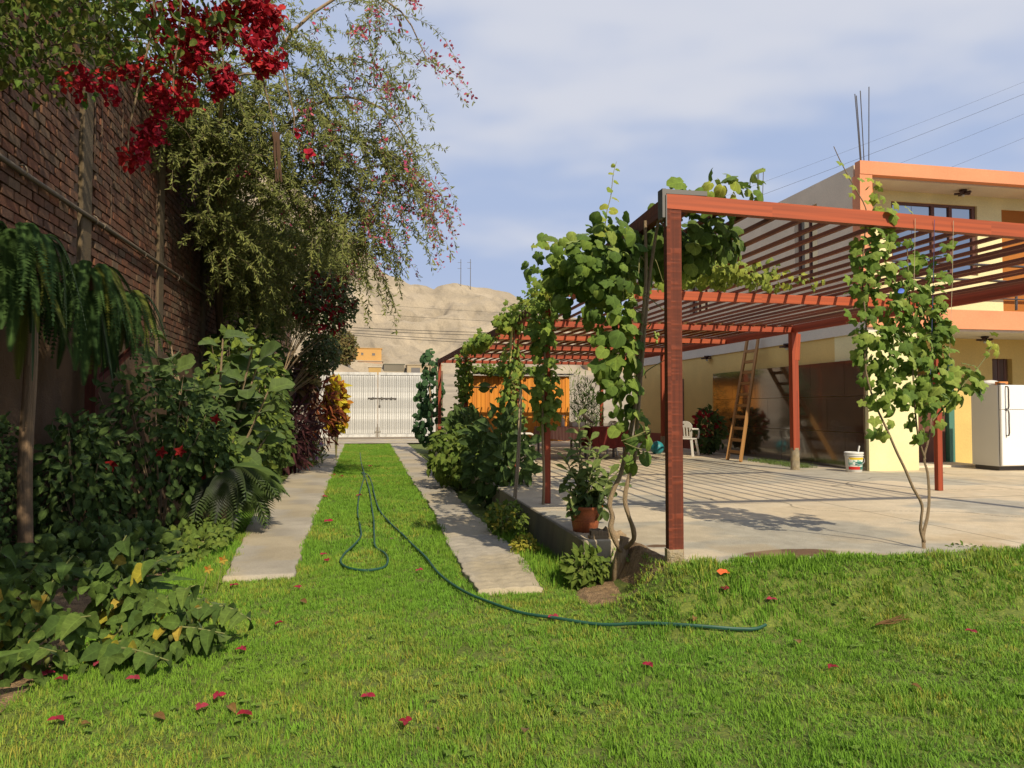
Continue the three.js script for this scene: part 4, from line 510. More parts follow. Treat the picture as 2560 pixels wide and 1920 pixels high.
{ // grape vine on the front beam
  const v = thing('front_grape_vine', 'slender grape vine climbing strings to the front beam, jagged leaves, thin forked stems', 'vine');
  stem(v, [[4.50, 0.15, -5.3], [4.52, 0.3, -5.33], [4.53, 0.46, -5.35], [4.57, 0.6, -5.35], [4.59, 0.74, -5.35], [4.58, 0.97, -5.35], [4.55, 1.08, -5.35], [4.58, 1.25, -5.33], [4.62, 1.5, -5.33]], 0.017, 0.007); stem(v, [[4.56, 1.08, -5.35], [4.50, 1.2, -5.33], [4.46, 1.35, -5.32], [4.42, 1.7, -5.3], [4.4, 2.3, -5.3], [4.38, 2.9, -5.3]], 0.009, 0.004);
  stem(v, [[4.53, 0.40, -5.34], [4.48, 0.5, -5.32], [4.47, 0.6, -5.3], [4.48, 0.71, -5.3], [4.40, 0.85, -5.3], [4.33, 1.0, -5.3], [4.25, 1.15, -5.3], [4.17, 1.32, -5.3], [4.06, 1.54, -5.3], [3.98, 1.81, -5.3], [3.99, 2.18, -5.3], [3.96, 2.56, -5.3], [3.98, 2.94, -5.28], [3.99, 3.12, -5.28], [3.9, 3.3, -5.3], [3.77, 3.52, -5.3], [3.72, 3.62, -5.3]], 0.014, 0.003);
  stem(v, [[4.62, 1.4, -5.33], [4.75, 1.55, -5.3], [4.9, 1.72, -5.28], [5.05, 1.9, -5.25], [5.15, 2.05, -5.25]], 0.008, 0.003, shootM);
  const b = (c, r, n, s = [0.08, 0.145], o) => blob(v, 'grape', vineG, c, r, n, s, { sun: 0.8, tilt: 0.9, rand: 0.7, ...o });
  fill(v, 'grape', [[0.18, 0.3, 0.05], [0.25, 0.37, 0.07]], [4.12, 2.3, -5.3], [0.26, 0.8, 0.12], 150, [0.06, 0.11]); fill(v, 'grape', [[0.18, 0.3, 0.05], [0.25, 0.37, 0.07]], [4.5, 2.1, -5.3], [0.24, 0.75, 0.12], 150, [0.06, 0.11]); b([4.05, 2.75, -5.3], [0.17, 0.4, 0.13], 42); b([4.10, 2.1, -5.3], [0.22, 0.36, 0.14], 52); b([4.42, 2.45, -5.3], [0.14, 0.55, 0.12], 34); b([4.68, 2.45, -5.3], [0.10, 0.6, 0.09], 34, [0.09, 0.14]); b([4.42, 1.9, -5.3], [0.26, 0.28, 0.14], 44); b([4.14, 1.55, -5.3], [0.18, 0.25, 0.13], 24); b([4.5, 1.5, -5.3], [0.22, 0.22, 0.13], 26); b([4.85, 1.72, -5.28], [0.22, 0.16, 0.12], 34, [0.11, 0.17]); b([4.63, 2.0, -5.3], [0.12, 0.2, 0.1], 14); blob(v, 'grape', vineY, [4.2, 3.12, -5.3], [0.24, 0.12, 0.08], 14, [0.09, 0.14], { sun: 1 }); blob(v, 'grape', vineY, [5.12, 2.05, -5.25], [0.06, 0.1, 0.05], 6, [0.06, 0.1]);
  blob(v, 'grape', vineY, [4.12, 3.26, -5.3], [0.12, 0.15, 0.06], 12, [0.05, 0.09], { sun: 1 }); for (const p of [[3.98, 3.2], [3.9, 3.32], [3.84, 3.4], [3.78, 3.5], [3.95, 3.38], [3.86, 3.26]]) addLeaf(v, pick(LEAF.grape), pick(vineY), V(p[0], p[1], -5.3), V(rr(-1, 1), -0.3, 0.3), SUN, 0.08);
  for (const [x, y, m] of [[4.38, 1.9, 0], [4.56, 1.7, 1], [4.74, 1.8, 0]]) mesh('string', tube([V(x, 3.04, -5.2), V(x + 0.02, 2.5, -5.25), V(x, y, -5.28)], 0.0025, 0.0025, 4, 2), m ? std(col(0.05, 0.06, 0.2), 0.8) : std(col(0.4, 0.33, 0.22), 0.9), v);
  addLeaf(v, LEAF.oval[0], std(col(0.05, 0.12, 0.5), 0.6, { side: THREE.DoubleSide }), V(4.16, 2.42, -5.14), V(0.4, 0.2, 0), V(0, 0.2, 1), 0.07, 'blue_knot');
}
{ // vine trailing over the slats
  const v = thing('roof_grape_vine', 'pale green grape vine trailing over the slats behind the front beam', 'vine');
  stem(v, [[2.5, 3.14, -6.0], [3.2, 3.15, -7.0], [4.0, 3.13, -7.9], [4.8, 3.1, -8.2], [5.4, 3.1, -7.9]], 0.012, 0.004); stem(v, [[3.2, 3.15, -7.0], [3.4, 3.14, -8.0], [3.5, 3.1, -9.0]], 0.009, 0.003);
  fill(v, 'grape', [[0.36, 0.42, 0.08], [0.28, 0.36, 0.07]], [3.7, 3.06, -7.8], [1.1, 0.1, 0.7], 260, [0.08, 0.14]); fill(v, 'heart', [[0.10, 0.17, 0.035]], [2.9, 3.06, -6.7], [0.6, 0.14, 0.9], 240, [0.11, 0.17]); blob(v, 'grape', [...vineY, vineG[4], vineG[2]], [4.0, 3.1, -7.9], [0.5, 0.11, 0.45], 70, [0.11, 0.16], { sun: 0.7 }); blob(v, 'grape', [...vineY, vineG[4]], [4.95, 3.08, -8.1], [0.55, 0.08, 0.3], 46, [0.09, 0.14]); blob(v, 'grape', [...vineY, vineG[2]], [3.2, 3.05, -8.4], [0.4, 0.12, 0.6], 60, [0.11, 0.16]); blob(v, 'grape', vineG, [3.2, 3.1, -6.7], [0.45, 0.1, 0.5], 50, [0.13, 0.18]);
}
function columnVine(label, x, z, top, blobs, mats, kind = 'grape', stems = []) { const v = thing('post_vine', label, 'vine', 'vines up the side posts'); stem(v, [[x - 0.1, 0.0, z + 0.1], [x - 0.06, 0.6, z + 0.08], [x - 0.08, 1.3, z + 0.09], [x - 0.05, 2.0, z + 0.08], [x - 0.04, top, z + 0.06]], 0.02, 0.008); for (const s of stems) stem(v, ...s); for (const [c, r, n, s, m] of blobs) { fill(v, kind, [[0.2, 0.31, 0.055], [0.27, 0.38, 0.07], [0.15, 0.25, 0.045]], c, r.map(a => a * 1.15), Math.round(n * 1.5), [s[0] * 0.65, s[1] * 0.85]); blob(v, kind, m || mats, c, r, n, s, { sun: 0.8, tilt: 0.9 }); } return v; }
columnVine('grape vine on the second side post, sparse leaves hanging below the beam', 2.19, -8.75, 2.85, [[[2.12, 2.55, -8.7], [0.14, 0.35, 0.2], 36, [0.12, 0.18]], [[2.16, 1.75, -8.7], [0.13, 0.45, 0.15], 42, [0.12, 0.18]], [[2.1, 2.95, -8.2], [0.18, 0.14, 0.5], 26, [0.1, 0.15], vineY], [[2.42, 3.08, -9.6], [0.16, 0.15, 2.6], 90, [0.09, 0.15], [...vineY, ...vineG]]], vineG);
columnVine('yellow green vine wound round the third side post below the beam joint', 2.6, -12.6, 2.95, [[[2.5, 2.3, -12.5], [0.18, 0.4, 0.2], 40, [0.11, 0.17]], [[2.45, 1.5, -12.4], [0.2, 0.5, 0.25], 50, [0.11, 0.18]], [[2.5, 3.05, -12.7], [0.2, 0.22, 0.5], 50, [0.12, 0.18], vineY]], [...vineG, vineY[1]], 'grape', [[[[2.5, 2.9, -12.45], [2.46, 2.4, -12.4], [2.5, 1.9, -12.42], [2.48, 1.4, -12.4]], 0.022, 0.018, std(col(0.42, 0.38, 0.12), 0.7)]]);
columnVine('dense vine over the fourth side post and along the rear side beam', 2.48, -18.1, 2.95, [[[2.42, 2.3, -18], [0.18, 0.6, 0.25], 70, [0.12, 0.18]], [[2.5, 2.98, -16.5], [0.14, 0.14, 2.2], 110, [0.12, 0.19], [...vineY, ...vineG]], [[2.4, 1.2, -18], [0.25, 0.7, 0.3], 60, [0.13, 0.2]]], vineG);
{ // ivy column by the gate
  const v = thing('ivy_column', 'tall dark green ivy column beside the white gate', 'ivy'); stem(v, [[2.2, 0, -25], [2.25, 1.2, -25], [2.18, 2.4, -25], [2.22, 3.4, -25]], 0.05, 0.02);
  const m = [[0.07, 0.16, 0.065], [0.09, 0.19, 0.075], [0.055, 0.13, 0.055]].map(c => leafM(...c)); blob(v, 'heart', m, [2.25, 1.0, -25], [0.55, 0.7, 0.5], 95, [0.17, 0.27], { shell: 0.5, sun: 1 }); blob(v, 'heart', m, [2.2, 2.1, -25], [0.42, 0.7, 0.4], 95, [0.17, 0.27], { shell: 0.5, sun: 1 }); blob(v, 'heart', m, [2.2, 3.1, -25], [0.26, 0.45, 0.26], 45, [0.16, 0.25], { shell: 0.4, sun: 1 }); blob(v, 'heart', m, [1.75, 1.0, -24.7], [0.12, 0.3, 0.2], 8, [0.15, 0.2]);
}

// ---------------------------------------------------------------- low plants beside the patio
function bush(name, label, cat, c, r, n, size, kind, mats, o = {}) { // stems fan up from the base; leaves of their own
  const p = thing(name, label, cat, o.group, [c[0], o.y ?? 0, c[2]]); const k = o.stems ?? 9; fill(p, kind, mats.map(m => [m.color.r, m.color.g, m.color.b]), [0, c[1] - (o.y ?? 0), 0], r.map(a => a * 0.93), Math.round(n * (o.dense ?? 1.6)), [size[0] * 0.75, size[1] * 0.95]);
  for (let i = 0; i < k; i++) { const a = i / k * 6.28 + R(), e = rr(0.3, 0.85); stem(p, [[0, 0, 0], [Math.cos(a) * r[0] * e * 0.4, (c[1] - (o.y ?? 0)) * 0.6, Math.sin(a) * r[2] * e * 0.4], [Math.cos(a) * r[0] * e, (c[1] - (o.y ?? 0)) + r[1] * rr(0, 0.8), Math.sin(a) * r[2] * e]], o.sr ?? 0.008, 0.003, o.sm || shootM); }
  blob(p, kind, mats, [0, c[1] - (o.y ?? 0), 0], r, n, size, { shell: 0.35, up: 0.1, out: 0.8, sun: 0.8, ...o }); return p;
}
const midG = [[0.18, 0.26, 0.042], [0.14, 0.22, 0.038], [0.22, 0.30, 0.055]].map(c => leafM(...c)), darkG = [[0.10, 0.17, 0.046], [0.12, 0.195, 0.052], [0.085, 0.15, 0.044]].map(c => leafM(...c)), yelG = [[0.42, 0.40, 0.05], [0.34, 0.36, 0.05], [0.48, 0.42, 0.07]].map(c => leafM(...c));
bush('pepper_bush', 'light green bush spilling over the cobbled strip past the ivy', 'bush', [1.75, 0.62, -13.6], [0.62, 0.55, 0.8], 260, [0.10, 0.16], 'physalis', midG, { up: -0.2 });
bush('dark_shrub', 'dark leafy shrub crowding the patio edge under the third side post', 'shrub', [2.05, 0.75, -11.2], [0.5, 0.75, 0.9], 200, [0.14, 0.24], 'oval', darkG, { stems: 12 });
bush('dark_shrub', 'dark broad leaved shrub with orange blooms between the side posts', 'shrub', [2.1, 0.75, -15.5], [0.45, 0.72, 1.2], 230, [0.14, 0.24], 'oval', darkG, { stems: 12 });
bush('large_leaf_shrub', 'dark shrub with very large leaves in front of the orange shed', 'shrub', [2.7, 1.75, -14.0], [0.35, 0.4, 0.3], 12, [0.22, 0.36], 'oval', darkG, { stems: 6, sun: 0.2, up: -0.5, dense: 0.6 });
{ const p = bush('variegated_bush', 'low green bush edged with yellow leaves beside the cobbled strip', 'bush', [1.66, 0.2, -8.6], [0.24, 0.2, 0.5], 170, [0.05, 0.085], 'oval', midG); blob(p, 'oval', yelG, [-0.12, 0.22, 0.15], [0.15, 0.14, 0.3], 60, [0.045, 0.075], { up: 0.3, out: 0.8 }); }
bush('yellow_plant', 'small bright yellow leaved plant at the cobbled strip edge', 'plant', [1.62, 0.1, -7.4], [0.13, 0.1, 0.2], 110, [0.035, 0.055], 'oval', yelG, { stems: 6 });
bush('weed_clump', 'green weed clump at the foot of the patio corner', 'plant', [1.84, 0.17, -6.02], [0.2, 0.15, 0.16], 130, [0.05, 0.085], 'physalis', midG, { stems: 7 });
bush('weed_clump', 'few leaves sprouting at the corner vine trunk', 'plant', [2.2, 0.22, -5.93], [0.08, 0.12, 0.06], 16, [0.05, 0.08], 'physalis', midG, { stems: 3 });
bush('weed_clump', 'low dark weed tuft on the dirt right beside the grape vine stem', 'plant', [4.95, 0.3, -5.35], [0.2, 0.06, 0.12], 70, [0.03, 0.05], 'oval', midG, { y: 0.24, stems: 5 });
for (const a of [[2.02, -9.6], [1.98, -9.3]]) one('bamboo_stake', tube([V(a[0] - 0.16, 0, a[1] + 0.3), V(a[0], 0.9, a[1] - 0.1), V(a[0] + 0.12, 1.75, a[1] - 0.5)], 0.014, 0.01, 6, 3), std(col(0.25, 0.19, 0.12), 0.9), 'thin leaning bamboo stake in the dark shrubs', 'stake', 'bamboo stakes');
{ // potted plant
  const pot = thing('plant_pot', 'terracotta coloured plastic pot on the patio corner', 'pot', null, [2.05, 0.35, -6.72]); const pmat = std(col(0.46, 0.125, 0.045), 0.55, { map: speckle });
  mesh('body', lathe([[0, 0.002], [0.115, 0.0], [0.135, 0.13], [0.139, 0.132], [0.139, 0.14], [0.137, 0.143], [0.148, 0.205], [0.165, 0.21], [0.17, 0.235], [0.165, 0.24], [0.15, 0.24], [0.145, 0.2]], 36), pmat, pot); mesh('soil', (() => { const g = new THREE.CylinderGeometry(0.146, 0.146, 0.02, 24); g.translate(0, 0.205, 0); return g; })(), soilM, pot);
  mesh('band', (() => { const g = new THREE.TorusGeometry(0.131, 0.004, 5, 36); g.rotateX(Math.PI / 2); g.translate(0, 0.1, 0); return g; })(), pmat, pot);
  const p = thing('pot_shrub', 'glossy upright shrub with pale rosettes growing in the terracotta pot', 'shrub', null, [2.05, 0.56, -6.72]); const gm = [[0.28, 0.36, 0.11], [0.22, 0.31, 0.09], [0.34, 0.41, 0.14]].map(c => leafM(...c, { roughness: 0.75 })); const dg = [[0.12, 0.19, 0.06], [0.15, 0.22, 0.07]].map(c => leafM(...c, { roughness: 0.75 }));
  const tips = [[-0.09, 0.62, 0], [0.12, 0.5, 0.03], [-0.2, 0.46, 0.05], [0.02, 0.36, 0.12], [0.22, 0.3, 0.05], [-0.12, 0.28, 0.12], [0.42, 0.42, 0], [0.1, 0.62, -0.15], [-0.02, 0.85, -0.15], [0.0, 0.2, 0.1], [-0.15, 0.12, 0.08], [0.16, 0.16, 0.08]];
  for (const [x, y, z] of tips) { stem(p, [[0, -0.02, 0], [x * 0.4, y * 0.45, z * 0.5], [x, y, z]], 0.009, 0.005, std(col(0.16, 0.15, 0.07), 0.8)); for (let k = 0; k < 11; k++) { const a = k * 2.4, t = 1 - k * 0.035; addLeaf(p, pick(LEAF.obovate), k < 6 ? pick(gm) : pick(dg), V(x * t, y * t + 0.01 - k * 0.012, z * t), V(Math.cos(a), mix(1.1, -0.5, k / 11), Math.sin(a)), V(0, 1, 0.6).add(rv().multiplyScalar(0.3)), rr(0.11, 0.165)); } }
  fill(p, 'oval', [[0.14, 0.2, 0.06]], [0, 0.2, 0], [0.2, 0.22, 0.15], 60, [0.07, 0.11]); blob(p, 'oval', [...gm, dg[0]], [0.02, 0.1, 0.09], [0.18, 0.17, 0.08], 44, [0.09, 0.13], { sun: 1 });
}
{ // shrubs in the rear by the house
  const p = bush('poinsettia', 'red topped poinsettia bush against the yellow side wall', 'shrub', [8.5, 0.95, -17.3], [0.35, 0.55, 0.5], 110, [0.13, 0.2], 'oval', darkG, { y: 0.35 }); blob(p, 'oval', [[0.42, 0.02, 0.03], [0.33, 0.015, 0.025]].map(c => leafM(...c)), [-0.12, 0.75, 0.1], [0.3, 0.3, 0.3], 70, [0.11, 0.17], { shell: 0.6, up: 0.2 });
  bush('cypress_shrub', 'dark narrow conifer shrub beyond the tables', 'shrub', [6.9, 1.35, -22.3], [0.45, 1.1, 0.5], 240, [0.12, 0.2], 'lance', darkG, { y: 0.35, up: 0.8 }); bush('cypress_shrub', 'slender conifer shrub beside the orange shed end', 'shrub', [7.6, 1.2, -24.6], [0.3, 1.2, 0.4], 160, [0.12, 0.2], 'lance', darkG, { y: 0.0, up: 0.8 }); bush('rear_bush', 'tall sparse bush with twiggy top behind the shed', 'bush', [8.1, 1.6, -28], [0.8, 1.6, 0.8], 240, [0.12, 0.2], 'lance', midG, { y: 0, up: 0.6, stems: 16 });
  bush('roof_creeper', 'green creeper lying along the shed roof edge', 'creeper', [4.6, 2.85, -25.2], [1.1, 0.14, 0.3], 150, [0.1, 0.16], 'heart', midG, { y: 2.66 });
  const g = [], gm = new THREE.MeshPhysicalMaterial({ color: 0xffffff, roughness: 0.9, transmission: 0.3, thickness: 0, side: THREE.DoubleSide }); const M = [], C = []; const bl = leafStrip(t => 0.05 * (1 - t * 0.9), 3, 0.2, 0.35); for (let i = 0; i < 1500; i++) { const z = rr(-12.9, -15.0), x = rr(8.15, 8.6) + 0.12 * (-z - 12.9) * R(); if (x > 9) continue; M.push(mat4(V(x, 0.345, z), V(rr(-0.6, 0.6), 1, rr(-0.6, 0.6)), rv(), rr(0.05, 0.11))); C.push(col(0.12, 0.19, 0.03).multiplyScalar(rr(0.7, 1.2))); } tag(instanced('patio_grass', bl, gm, M, C), 'strip of grass growing along the polished slabs on the patio', 'grass');
}

// ---------------------------------------------------------------- plants in the bed along the wall
const bedG = [[0.12, 0.19, 0.04], [0.155, 0.23, 0.048], [0.09, 0.15, 0.036]].map(c => leafM(...c)), limeG = [[0.27, 0.36, 0.06], [0.23, 0.31, 0.055]].map(c => leafM(...c));
{ // hanging ferns: every frond a part
  const fm = [[0.075, 0.15, 0.04], [0.09, 0.175, 0.045], [0.06, 0.13, 0.038]].map(c => leafM(...c)), ym = leafM(0.19, 0.22, 0.035);
  const frond = (L, droop) => { const P = [], U = [], I = [], n = 52, at = t => [L * (droop ? 0.26 * Math.sin(t * 2.6) - t * t * 1.02 : -t), L * (droop ? 0.44 * Math.pow(t, 0.75) : 0.16 * t)]; for (let i = 0; i <= n; i++) { const [y, z] = at(i / n); P.push(0, y, z); U.push(0.5, i / n); } for (let i = 0; i < n; i++) { const t = (i + 0.5) / n, [y, z] = at(t), w = L * 0.075 * Math.pow(Math.sin(Math.PI * (0.08 + 0.9 * t)), 0.6), d = L * 0.0085; for (const s of [-1, 1]) { const k = P.length / 3; P.push(s * w, y - d - w * 0.3, z + w * 0.1, s * w * 0.5, y + d * 0.9 - w * 0.12, z + w * 0.12); U.push(1, 1, 0.8, 0.5); s > 0 ? I.push(i, i + 1, k, i, k, k + 1) : I.push(i, k, i + 1, i, k + 1, k); } } return geo(P, U, I); };
  const fg = [frond(0.75, true), frond(0.9, true), frond(1.0, false), frond(0.8, true)], potM = std(col(0.12, 0.05, 0.03), 0.9);
  for (const [x, y, z, n, l, s] of [[-2.8, 2.85, -6.75, 85, 'large hanging fern with long fronds above the timber pole', 0.92], [-2.75, 2.8, -8.1, 85, 'bushy hanging fern in the middle of the dark red rail', 0.88], [-2.8, 2.75, -9.5, 60, 'smaller hanging fern at the end of the dark red rail', 0.8]]) {
    const f = thing('hanging_fern', l, 'fern', 'ferns hanging by the wall', [x, y, z]); mesh('basket', lathe([[0.001, -0.2], [0.1, -0.18], [0.18, 0], [0.2, 0.02], [0.16, 0.02], [0.001, -0.02]], 18), potM, f);
    for (let i = 0; i < n; i++) { const a = i * 2.4, m = mesh('frond', pick(fg), i % 7 === 3 ? ym : pick(fm), f); m.rotation.order = 'YXZ'; m.rotation.set(rr(-0.35, 0.2), a, rr(-0.15, 0.15)); m.scale.setScalar(s * rr(0.6, 1.25)); m.position.set(Math.sin(a) * 0.1, rr(-0.02, 0.06), Math.cos(a) * 0.12); }
  }
}
{ // large wavy-leaved shrub
  const p = thing('fiddle_leaf_shrub', 'big shrub with large wavy leaves halfway along the bed', 'shrub', null, [-2.05, 0, -10.9]); const m = [[0.12, 0.20, 0.045], [0.10, 0.17, 0.04], [0.15, 0.23, 0.05]].map(c => leafM(...c, { roughness: 0.75, specularIntensity: 0.6 }));
  for (let i = 0; i < 16; i++) { const a = i * 0.7, x = rr(-0.7, 0.85), z = rr(-0.6, 0.8), y = rr(0.9, 2.75) - 0.35 * Math.max(0, x); stem(p, [[0, 0, 0], [x * 0.5, y * 0.5, z * 0.5], [x, y, z]], 0.025, 0.012); for (let k = 0; k < 11; k++) { const b = k * 2.4 + a, t = 1 - k * 0.06; addLeaf(p, pick(LEAF.fiddle), pick(m), V(x * t, y * t, z * t), V(Math.cos(b), mix(0.7, -0.7, k / 11), Math.sin(b)), V(0, 0.8, 0.5).add(rv().multiplyScalar(0.4)), rr(0.28, 0.44)); } }
}
{ // hibiscus masses
  const red = [[0.42, 0.02, 0.02], [0.5, 0.03, 0.03]].map(c => leafM(...c));
  const hib = (l, c, r, n, s, mats, nf) => { const p = bush('hibiscus', l, 'shrub', c, r, n, s, 'oval', mats, { stems: 14, sr: 0.014, sm: barkM, up: -0.2, shell: 0.5, dense: 3.2, group: 'hibiscus shrubs in the bed' }); for (let i = 0; i < nf; i++) { const f = new THREE.Group(); f.name = 'flower'; p.add(f); const v = rv().setLength(0.95); f.position.set(Math.abs(v.x) * r[0], c[1] + v.y * r[1] * 0.6, Math.abs(v.z) * r[2]); for (let k = 0; k < 5; k++) addLeaf(f, LEAF.physalis[1], red[k % 2], V(0, 0, 0), V(Math.cos(k * 1.257), Math.sin(k * 1.257), 0.9), V(0.1, 0.3, 1), 0.07, 'petal'); } return p; };
  hib('dense low shrub against the plaster base between the pole and the red post', [-2.75, 0.75, -8.1], [0.4, 0.75, 0.7], 240, [0.08, 0.14], [...darkG, bedG[2]], 1); hib('leafy shrub filling the bed between the palm and the purple clump', [-1.85, 0.9, -14.8], [0.5, 0.9, 1.2], 260, [0.11, 0.18], [...bedG, darkG[1]], 1); hib('dark round leaved shrub in the shade under the ferns, a few red flowers', [-2.3, 1.05, -9.25], [0.85, 1.05, 1.0], 290, [0.08, 0.14], [...darkG, bedG[2]], 3); hib('hibiscus with yellowish upper leaves in front of the wavy leaved shrub', [-1.95, 0.8, -10.0], [0.45, 0.55, 0.5], 240, [0.08, 0.14], [...bedG, limeG[0]], 2); hib('hibiscus beyond the wavy leaved shrub with lime green tips', [-2.0, 1.55, -13.2], [0.7, 1.4, 1.4], 290, [0.12, 0.2], [...bedG, ...limeG], 2); hib('tall dim hibiscus thicket against the wall behind the wavy leaved shrub', [-2.4, 1.9, -16.4], [0.8, 1.8, 1.8], 290, [0.16, 0.26], [...bedG, darkG[1]], 1);
}
{ // feathery palm
  const pm2 = [[0.11, 0.185, 0.05], [0.135, 0.21, 0.055]].map(c => leafM(...c)); const fr = (L) => { const P = [], U = [], I = [], n = 26, at = t => [L * 0.72 * t, L * (0.75 * t - 0.95 * t * t)]; for (let i = 0; i <= n; i++) { const [x, y] = at(i / n); P.push(x, y, 0); U.push(0.5, i / n); } for (let i = 1; i < n; i++) { const t = (i + 0.5) / n, [x, y] = at(t); for (const s of [-1, 1]) { const k = P.length / 3, l = L * 0.36 * Math.pow(Math.sin(Math.PI * (0.12 + 0.85 * t)), 0.7), ex = x + l * 0.45, ey = y - l * 0.55, ez = s * l * 0.75; P.push(mix(x, ex, 0.5) + 0.014, mix(y, ey, 0.35), ez * 0.55, ex, ey, ez); U.push(1, 0.6, 0.5, 1); I.push(i, i + 1, k, i, k, k + 1); } } return geo(P, U, I); };
  const g = [fr(1.0), fr(0.85)], p = thing('feather_palm', 'small feathery palm arching over the edge of the bed', 'palm', null, [-1.62, 0.5, -9.25]);
  for (let i = 0; i < 26; i++) { const m = mesh('frond', pick(g), pick(pm2), p); m.rotation.order = 'YXZ'; m.rotation.set(rr(-0.3, 0.3), rr(-1.9, 1.1) , rr(-0.35, 0.25)); m.scale.setScalar(rr(0.8, 1.1)); m.position.set(0, rr(0, 0.2), 0); } stem(p, [[0, -0.5, 0], [0.02, 0, 0], [0, 0.25, 0]], 0.04, 0.03);
}
{ // crotons and purple cordyline
  const cr = [[0.15, 0.028, 0.02], [0.24, 0.05, 0.025], [0.085, 0.03, 0.02], [0.32, 0.09, 0.03]].map(c => leafM(...c)), cy = [[0.80, 0.55, 0.02], [0.72, 0.60, 0.05], [0.6, 0.25, 0.03]].map(c => leafM(...c)), pu = [[0.085, 0.028, 0.036], [0.11, 0.035, 0.04], [0.07, 0.03, 0.036]].map(c => leafM(...c));
  bush('red_croton', 'dark red croton bush in the bed below the white flowers', 'bush', [-1.45, 1.35, -21.4], [0.75, 1.05, 1.1], 280, [0.24, 0.38], 'lance', cr, { shell: 0.6, sm: barkM, stems: 12 }); bush('yellow_croton', 'yellow and orange croton standing before the gate', 'bush', [-0.75, 1.55, -21.6], [0.28, 0.75, 0.4], 170, [0.17, 0.28], 'oval', [...cy, cr[3]], { shell: 0.5, up: 0.4 }); bush('purple_cordyline', 'blackish purple strap leaved clump between palm and croton', 'bush', [-1.75, 0.95, -17.6], [0.6, 0.8, 1.0], 240, [0.26, 0.42], 'lance', pu, { shell: 0.5, up: 0.2 }); bush('bronze_croton', 'bronze leaved croton behind the blackish purple clump', 'bush', [-1.75, 2.2, -19.5], [0.55, 0.5, 0.8], 150, [0.2, 0.3], 'oval', [cr[2], leafM(0.16, 0.09, 0.03), leafM(0.12, 0.1, 0.03)], { shell: 0.5, stems: 12, sm: barkM });
  const p = bush('daisy_clump', 'low feathery flower clump with white and mauve daisies at the strip edge', 'plant', [-1.35, 0.32, -19.3], [0.42, 0.32, 1.6], 260, [0.08, 0.16], 'lance', [...midG, leafM(0.16, 0.14, 0.05)], { stems: 20, up: 0.9 }); for (let i = 0; i < 22; i++) { const f = new THREE.Group(); f.name = 'flower'; p.add(f); f.position.set(rr(-0.1, 0.42), rr(0.3, 0.65), rr(-1.2, 1.4)); const m = i % 4 ? std(col(0.6, 0.58, 0.52), 0.8, { side: THREE.DoubleSide }) : std(col(0.42, 0.2, 0.42), 0.8, { side: THREE.DoubleSide }); for (let k = 0; k < 6; k++) addLeaf(f, LEAF.oval[0], m, V(0, 0, 0), V(Math.cos(k * 1.05), Math.sin(k * 1.05), 0.2), V(0, 0.3, 1), 0.045, 'petal'); }
}
{ // far red bougainvillea and white flowering shrub
  const bush2 = (name, label, c, r, nleaf, nfl, fm, s) => { const p = thing(name, label, 'shrub', null, [c[0], 0, c[2]]); for (let i = 0; i < 10; i++) { const v = rv(); stem(p, [[-1.2, 0, 0], [-0.8, c[1] * 0.6, v.z * 0.3], [v.x * r[0], c[1] + v.y * r[1], v.z * r[2]]], 0.02, 0.006); } const M = [], C = []; for (let i = 0; i < nleaf; i++) { const v = rv(); M.push(mat4(V(v.x * r[0], c[1] + v.y * r[1], v.z * r[2]), V(v.x, -0.4, v.z).add(rv()), SUN.clone().add(rv()), rr(0.06, 0.11))); C.push(col(rr(0.07, 0.13), rr(0.1, 0.16), 0.035)); } instanced('leaves', LEAF.oval[1], new THREE.MeshPhysicalMaterial({ color: 0xffffff, roughness: 0.92, transmission: 0.3, thickness: 0, side: THREE.DoubleSide }), M, C, p);
    for (let i = 0; i < nfl; i++) { const v = rv().setLength(rr(0.6, 1)); const g = []; for (let k = 0; k < 9; k++) { const q = LEAF.oval[k % 3].clone(); q.applyMatrix4(mat4(rv().multiplyScalar(s * 0.6), rv(), SUN.clone().add(rv()), s * rr(0.8, 1.2))); g.push(q); } const m = mesh('flower_cluster', merge(g), pick(fm), p); m.position.set(v.x * r[0], c[1] + v.y * r[1], v.z * r[2]); } return p; };
  const red = [[0.5, 0.014, 0.04], [0.6, 0.025, 0.07], [0.4, 0.012, 0.03]].map(c => leafM(...c)), wh = [[0.62, 0.56, 0.42], [0.52, 0.47, 0.33]].map(c => leafM(...c));
  bush2('red_bougainvillea', 'crimson flowering bougainvillea hanging over the croton near the gate', [-0.8, 3.65, -15.7], [0.66, 0.7, 0.6], 1900, 78, red, 0.085); bush2('white_flower_shrub', 'shrub covered in cream white flower heads above the croton', [-0.95, 2.72, -17.2], [0.42, 0.5, 0.5], 1300, 80, wh, 0.05);
}
